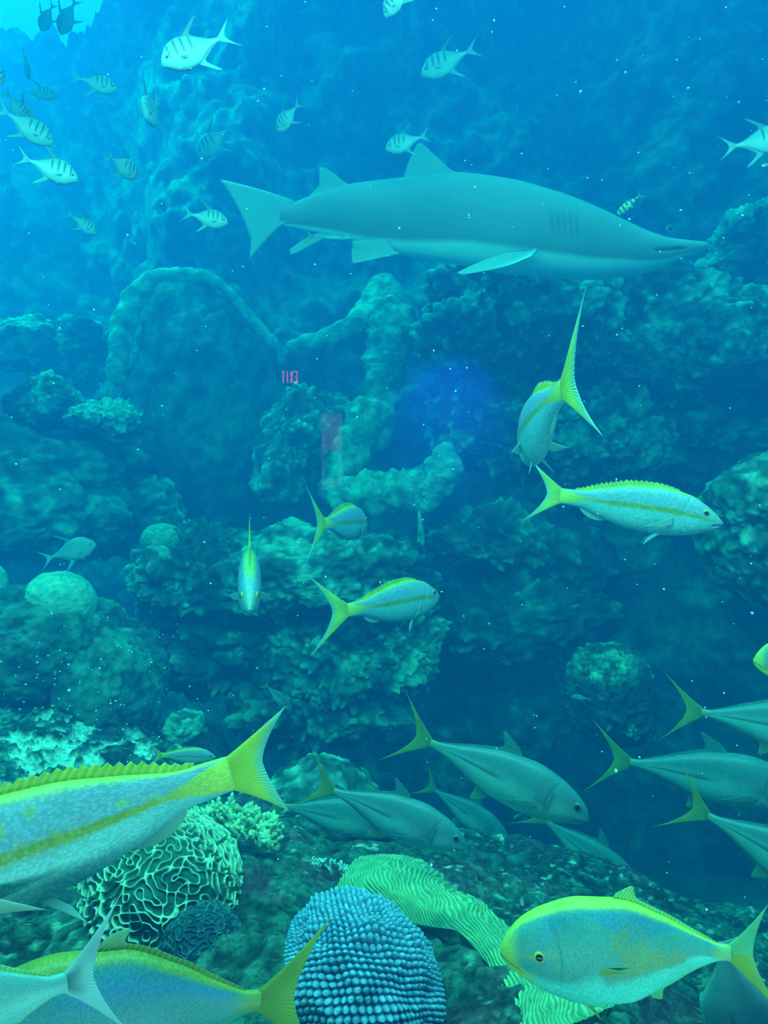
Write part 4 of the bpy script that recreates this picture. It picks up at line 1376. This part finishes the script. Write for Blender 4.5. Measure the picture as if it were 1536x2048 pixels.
# first dorsal: base front 925,352 back 808,362; tip 840,287
sh_fin('dorsal_fin', [(806, 368), (840, 366), (880, 362), (928, 360)], [(806, 362), (815, 330), (836, 287), (842, 286), (875, 315), (905, 341), (930, 352)])
sh_fin('second_dorsal_fin', [(620, 395), (650, 390), (675, 382), (702, 378)], [(618, 390), (638, 366), (638, 336), (645, 332), (668, 345), (690, 363), (704, 370)])
sh_fin('tail_fin', [(590, 401), (585, 412), (582, 425), (578, 440), (560, 452)],
       [(438, 353), (462, 392), (480, 425), (495, 462), (500, 478), (497, 515)],
       [(520, 372), (520, 400), (525, 425), (530, 440), (535, 470)], thick=.022,
       colf=lambda T, R: mixc(GREY, PALE, sstep(.05, .0, T) * .8))
sh_fin('pelvic_fin', [(775, 478), (780, 490), (790, 503), (800, 508)], [(705, 482), (703, 505), (706, 527), (712, 526)], yb=-.03, ye=-.075, thick=.012, n=30)
sh_fin('pelvic_fin', [(775, 478), (780, 490), (790, 503), (800, 508)], [(715, 480), (713, 500), (716, 515), (722, 515)], yb=.03, ye=.075, thick=.012, n=30)
sh_fin('anal_fin', [(645, 462), (655, 466), (668, 468)], [(578, 497), (580, 508), (590, 505)], [(610, 470), (615, 480), (625, 485)], thick=.010, n=24)
for sd in (-1, 1):
    # pectorals: a swept blade held out and down
    n = 44; t = np.linspace(0, 1, n)
    if sd < 0:
        B0 = [(1075, 500), (1060, 506), (1045, 508), (1015, 508)]; E0 = [(1062, 512), (1010, 532), (925, 548), (914, 545)]
        Cc = [(1068, 508), (1035, 522), (985, 530), (960, 522)]
    else:
        B0 = [(1075, 500), (1060, 506), (1045, 508), (1015, 508)]; E0 = [(1060, 520), (1030, 536), (1000, 545), (990, 540)]
        Cc = None
    sh_fin('pectoral_fin', B0, E0, Cc, yb=sd * .085, ye=sd * .20, thick=.018, n=44, nrm=(0, .3, 1),
           colf=lambda T, R: mixc(np.array([.22, .50, .48]), np.array([.50, .90, .88]), sstep(.55, .0, T) * R))
e1, e2 = eye_meshes(.0085, M_IRIS)
for sd in (-1, 1):
    e = link('eye', e1, shk, (.385, sd * .058, .012)); link('pupil', e2, e, (0, sd * .0025, 0))
# remora trailing under the shark
add_fish('remora', 'slim pale remora hanging under the shark\'s tail stalk', 668, 474, 3.75, 85, 1, yaw=0, tilt=0, name='remora')
bpy.context.view_layer.update()

# ------------------------------------------------------------------ suspended specks
rs = np.random.RandomState(11)
v, f = ico(1)
V, Fc = [], []
for k in range(420):
    Y = rs.uniform(1.0, 3.6)
    px, py = rs.uniform(-60, 1600), rs.uniform(-60, 2000)
    if rs.rand() < .3:
        px = rs.normal(160, 120); py = rs.normal(1380, 80); Y = rs.uniform(2.2, 3)
    r = rs.uniform(.0006, .0016) * Y * (1.0 if rs.rand() > .04 else 2.0)
    V.append(v * r * rs.uniform(.7, 1.3, 3) + np.array(P(px, py, Y))); Fc.append(f + len(v) * k)
tag(link('suspended_specks', mesh_np('suspended_specks', np.concatenate(V), np.concatenate(Fc), M_SPECK)),
    'tiny pale specks drifting everywhere in the water', 'specks', kind='stuff')
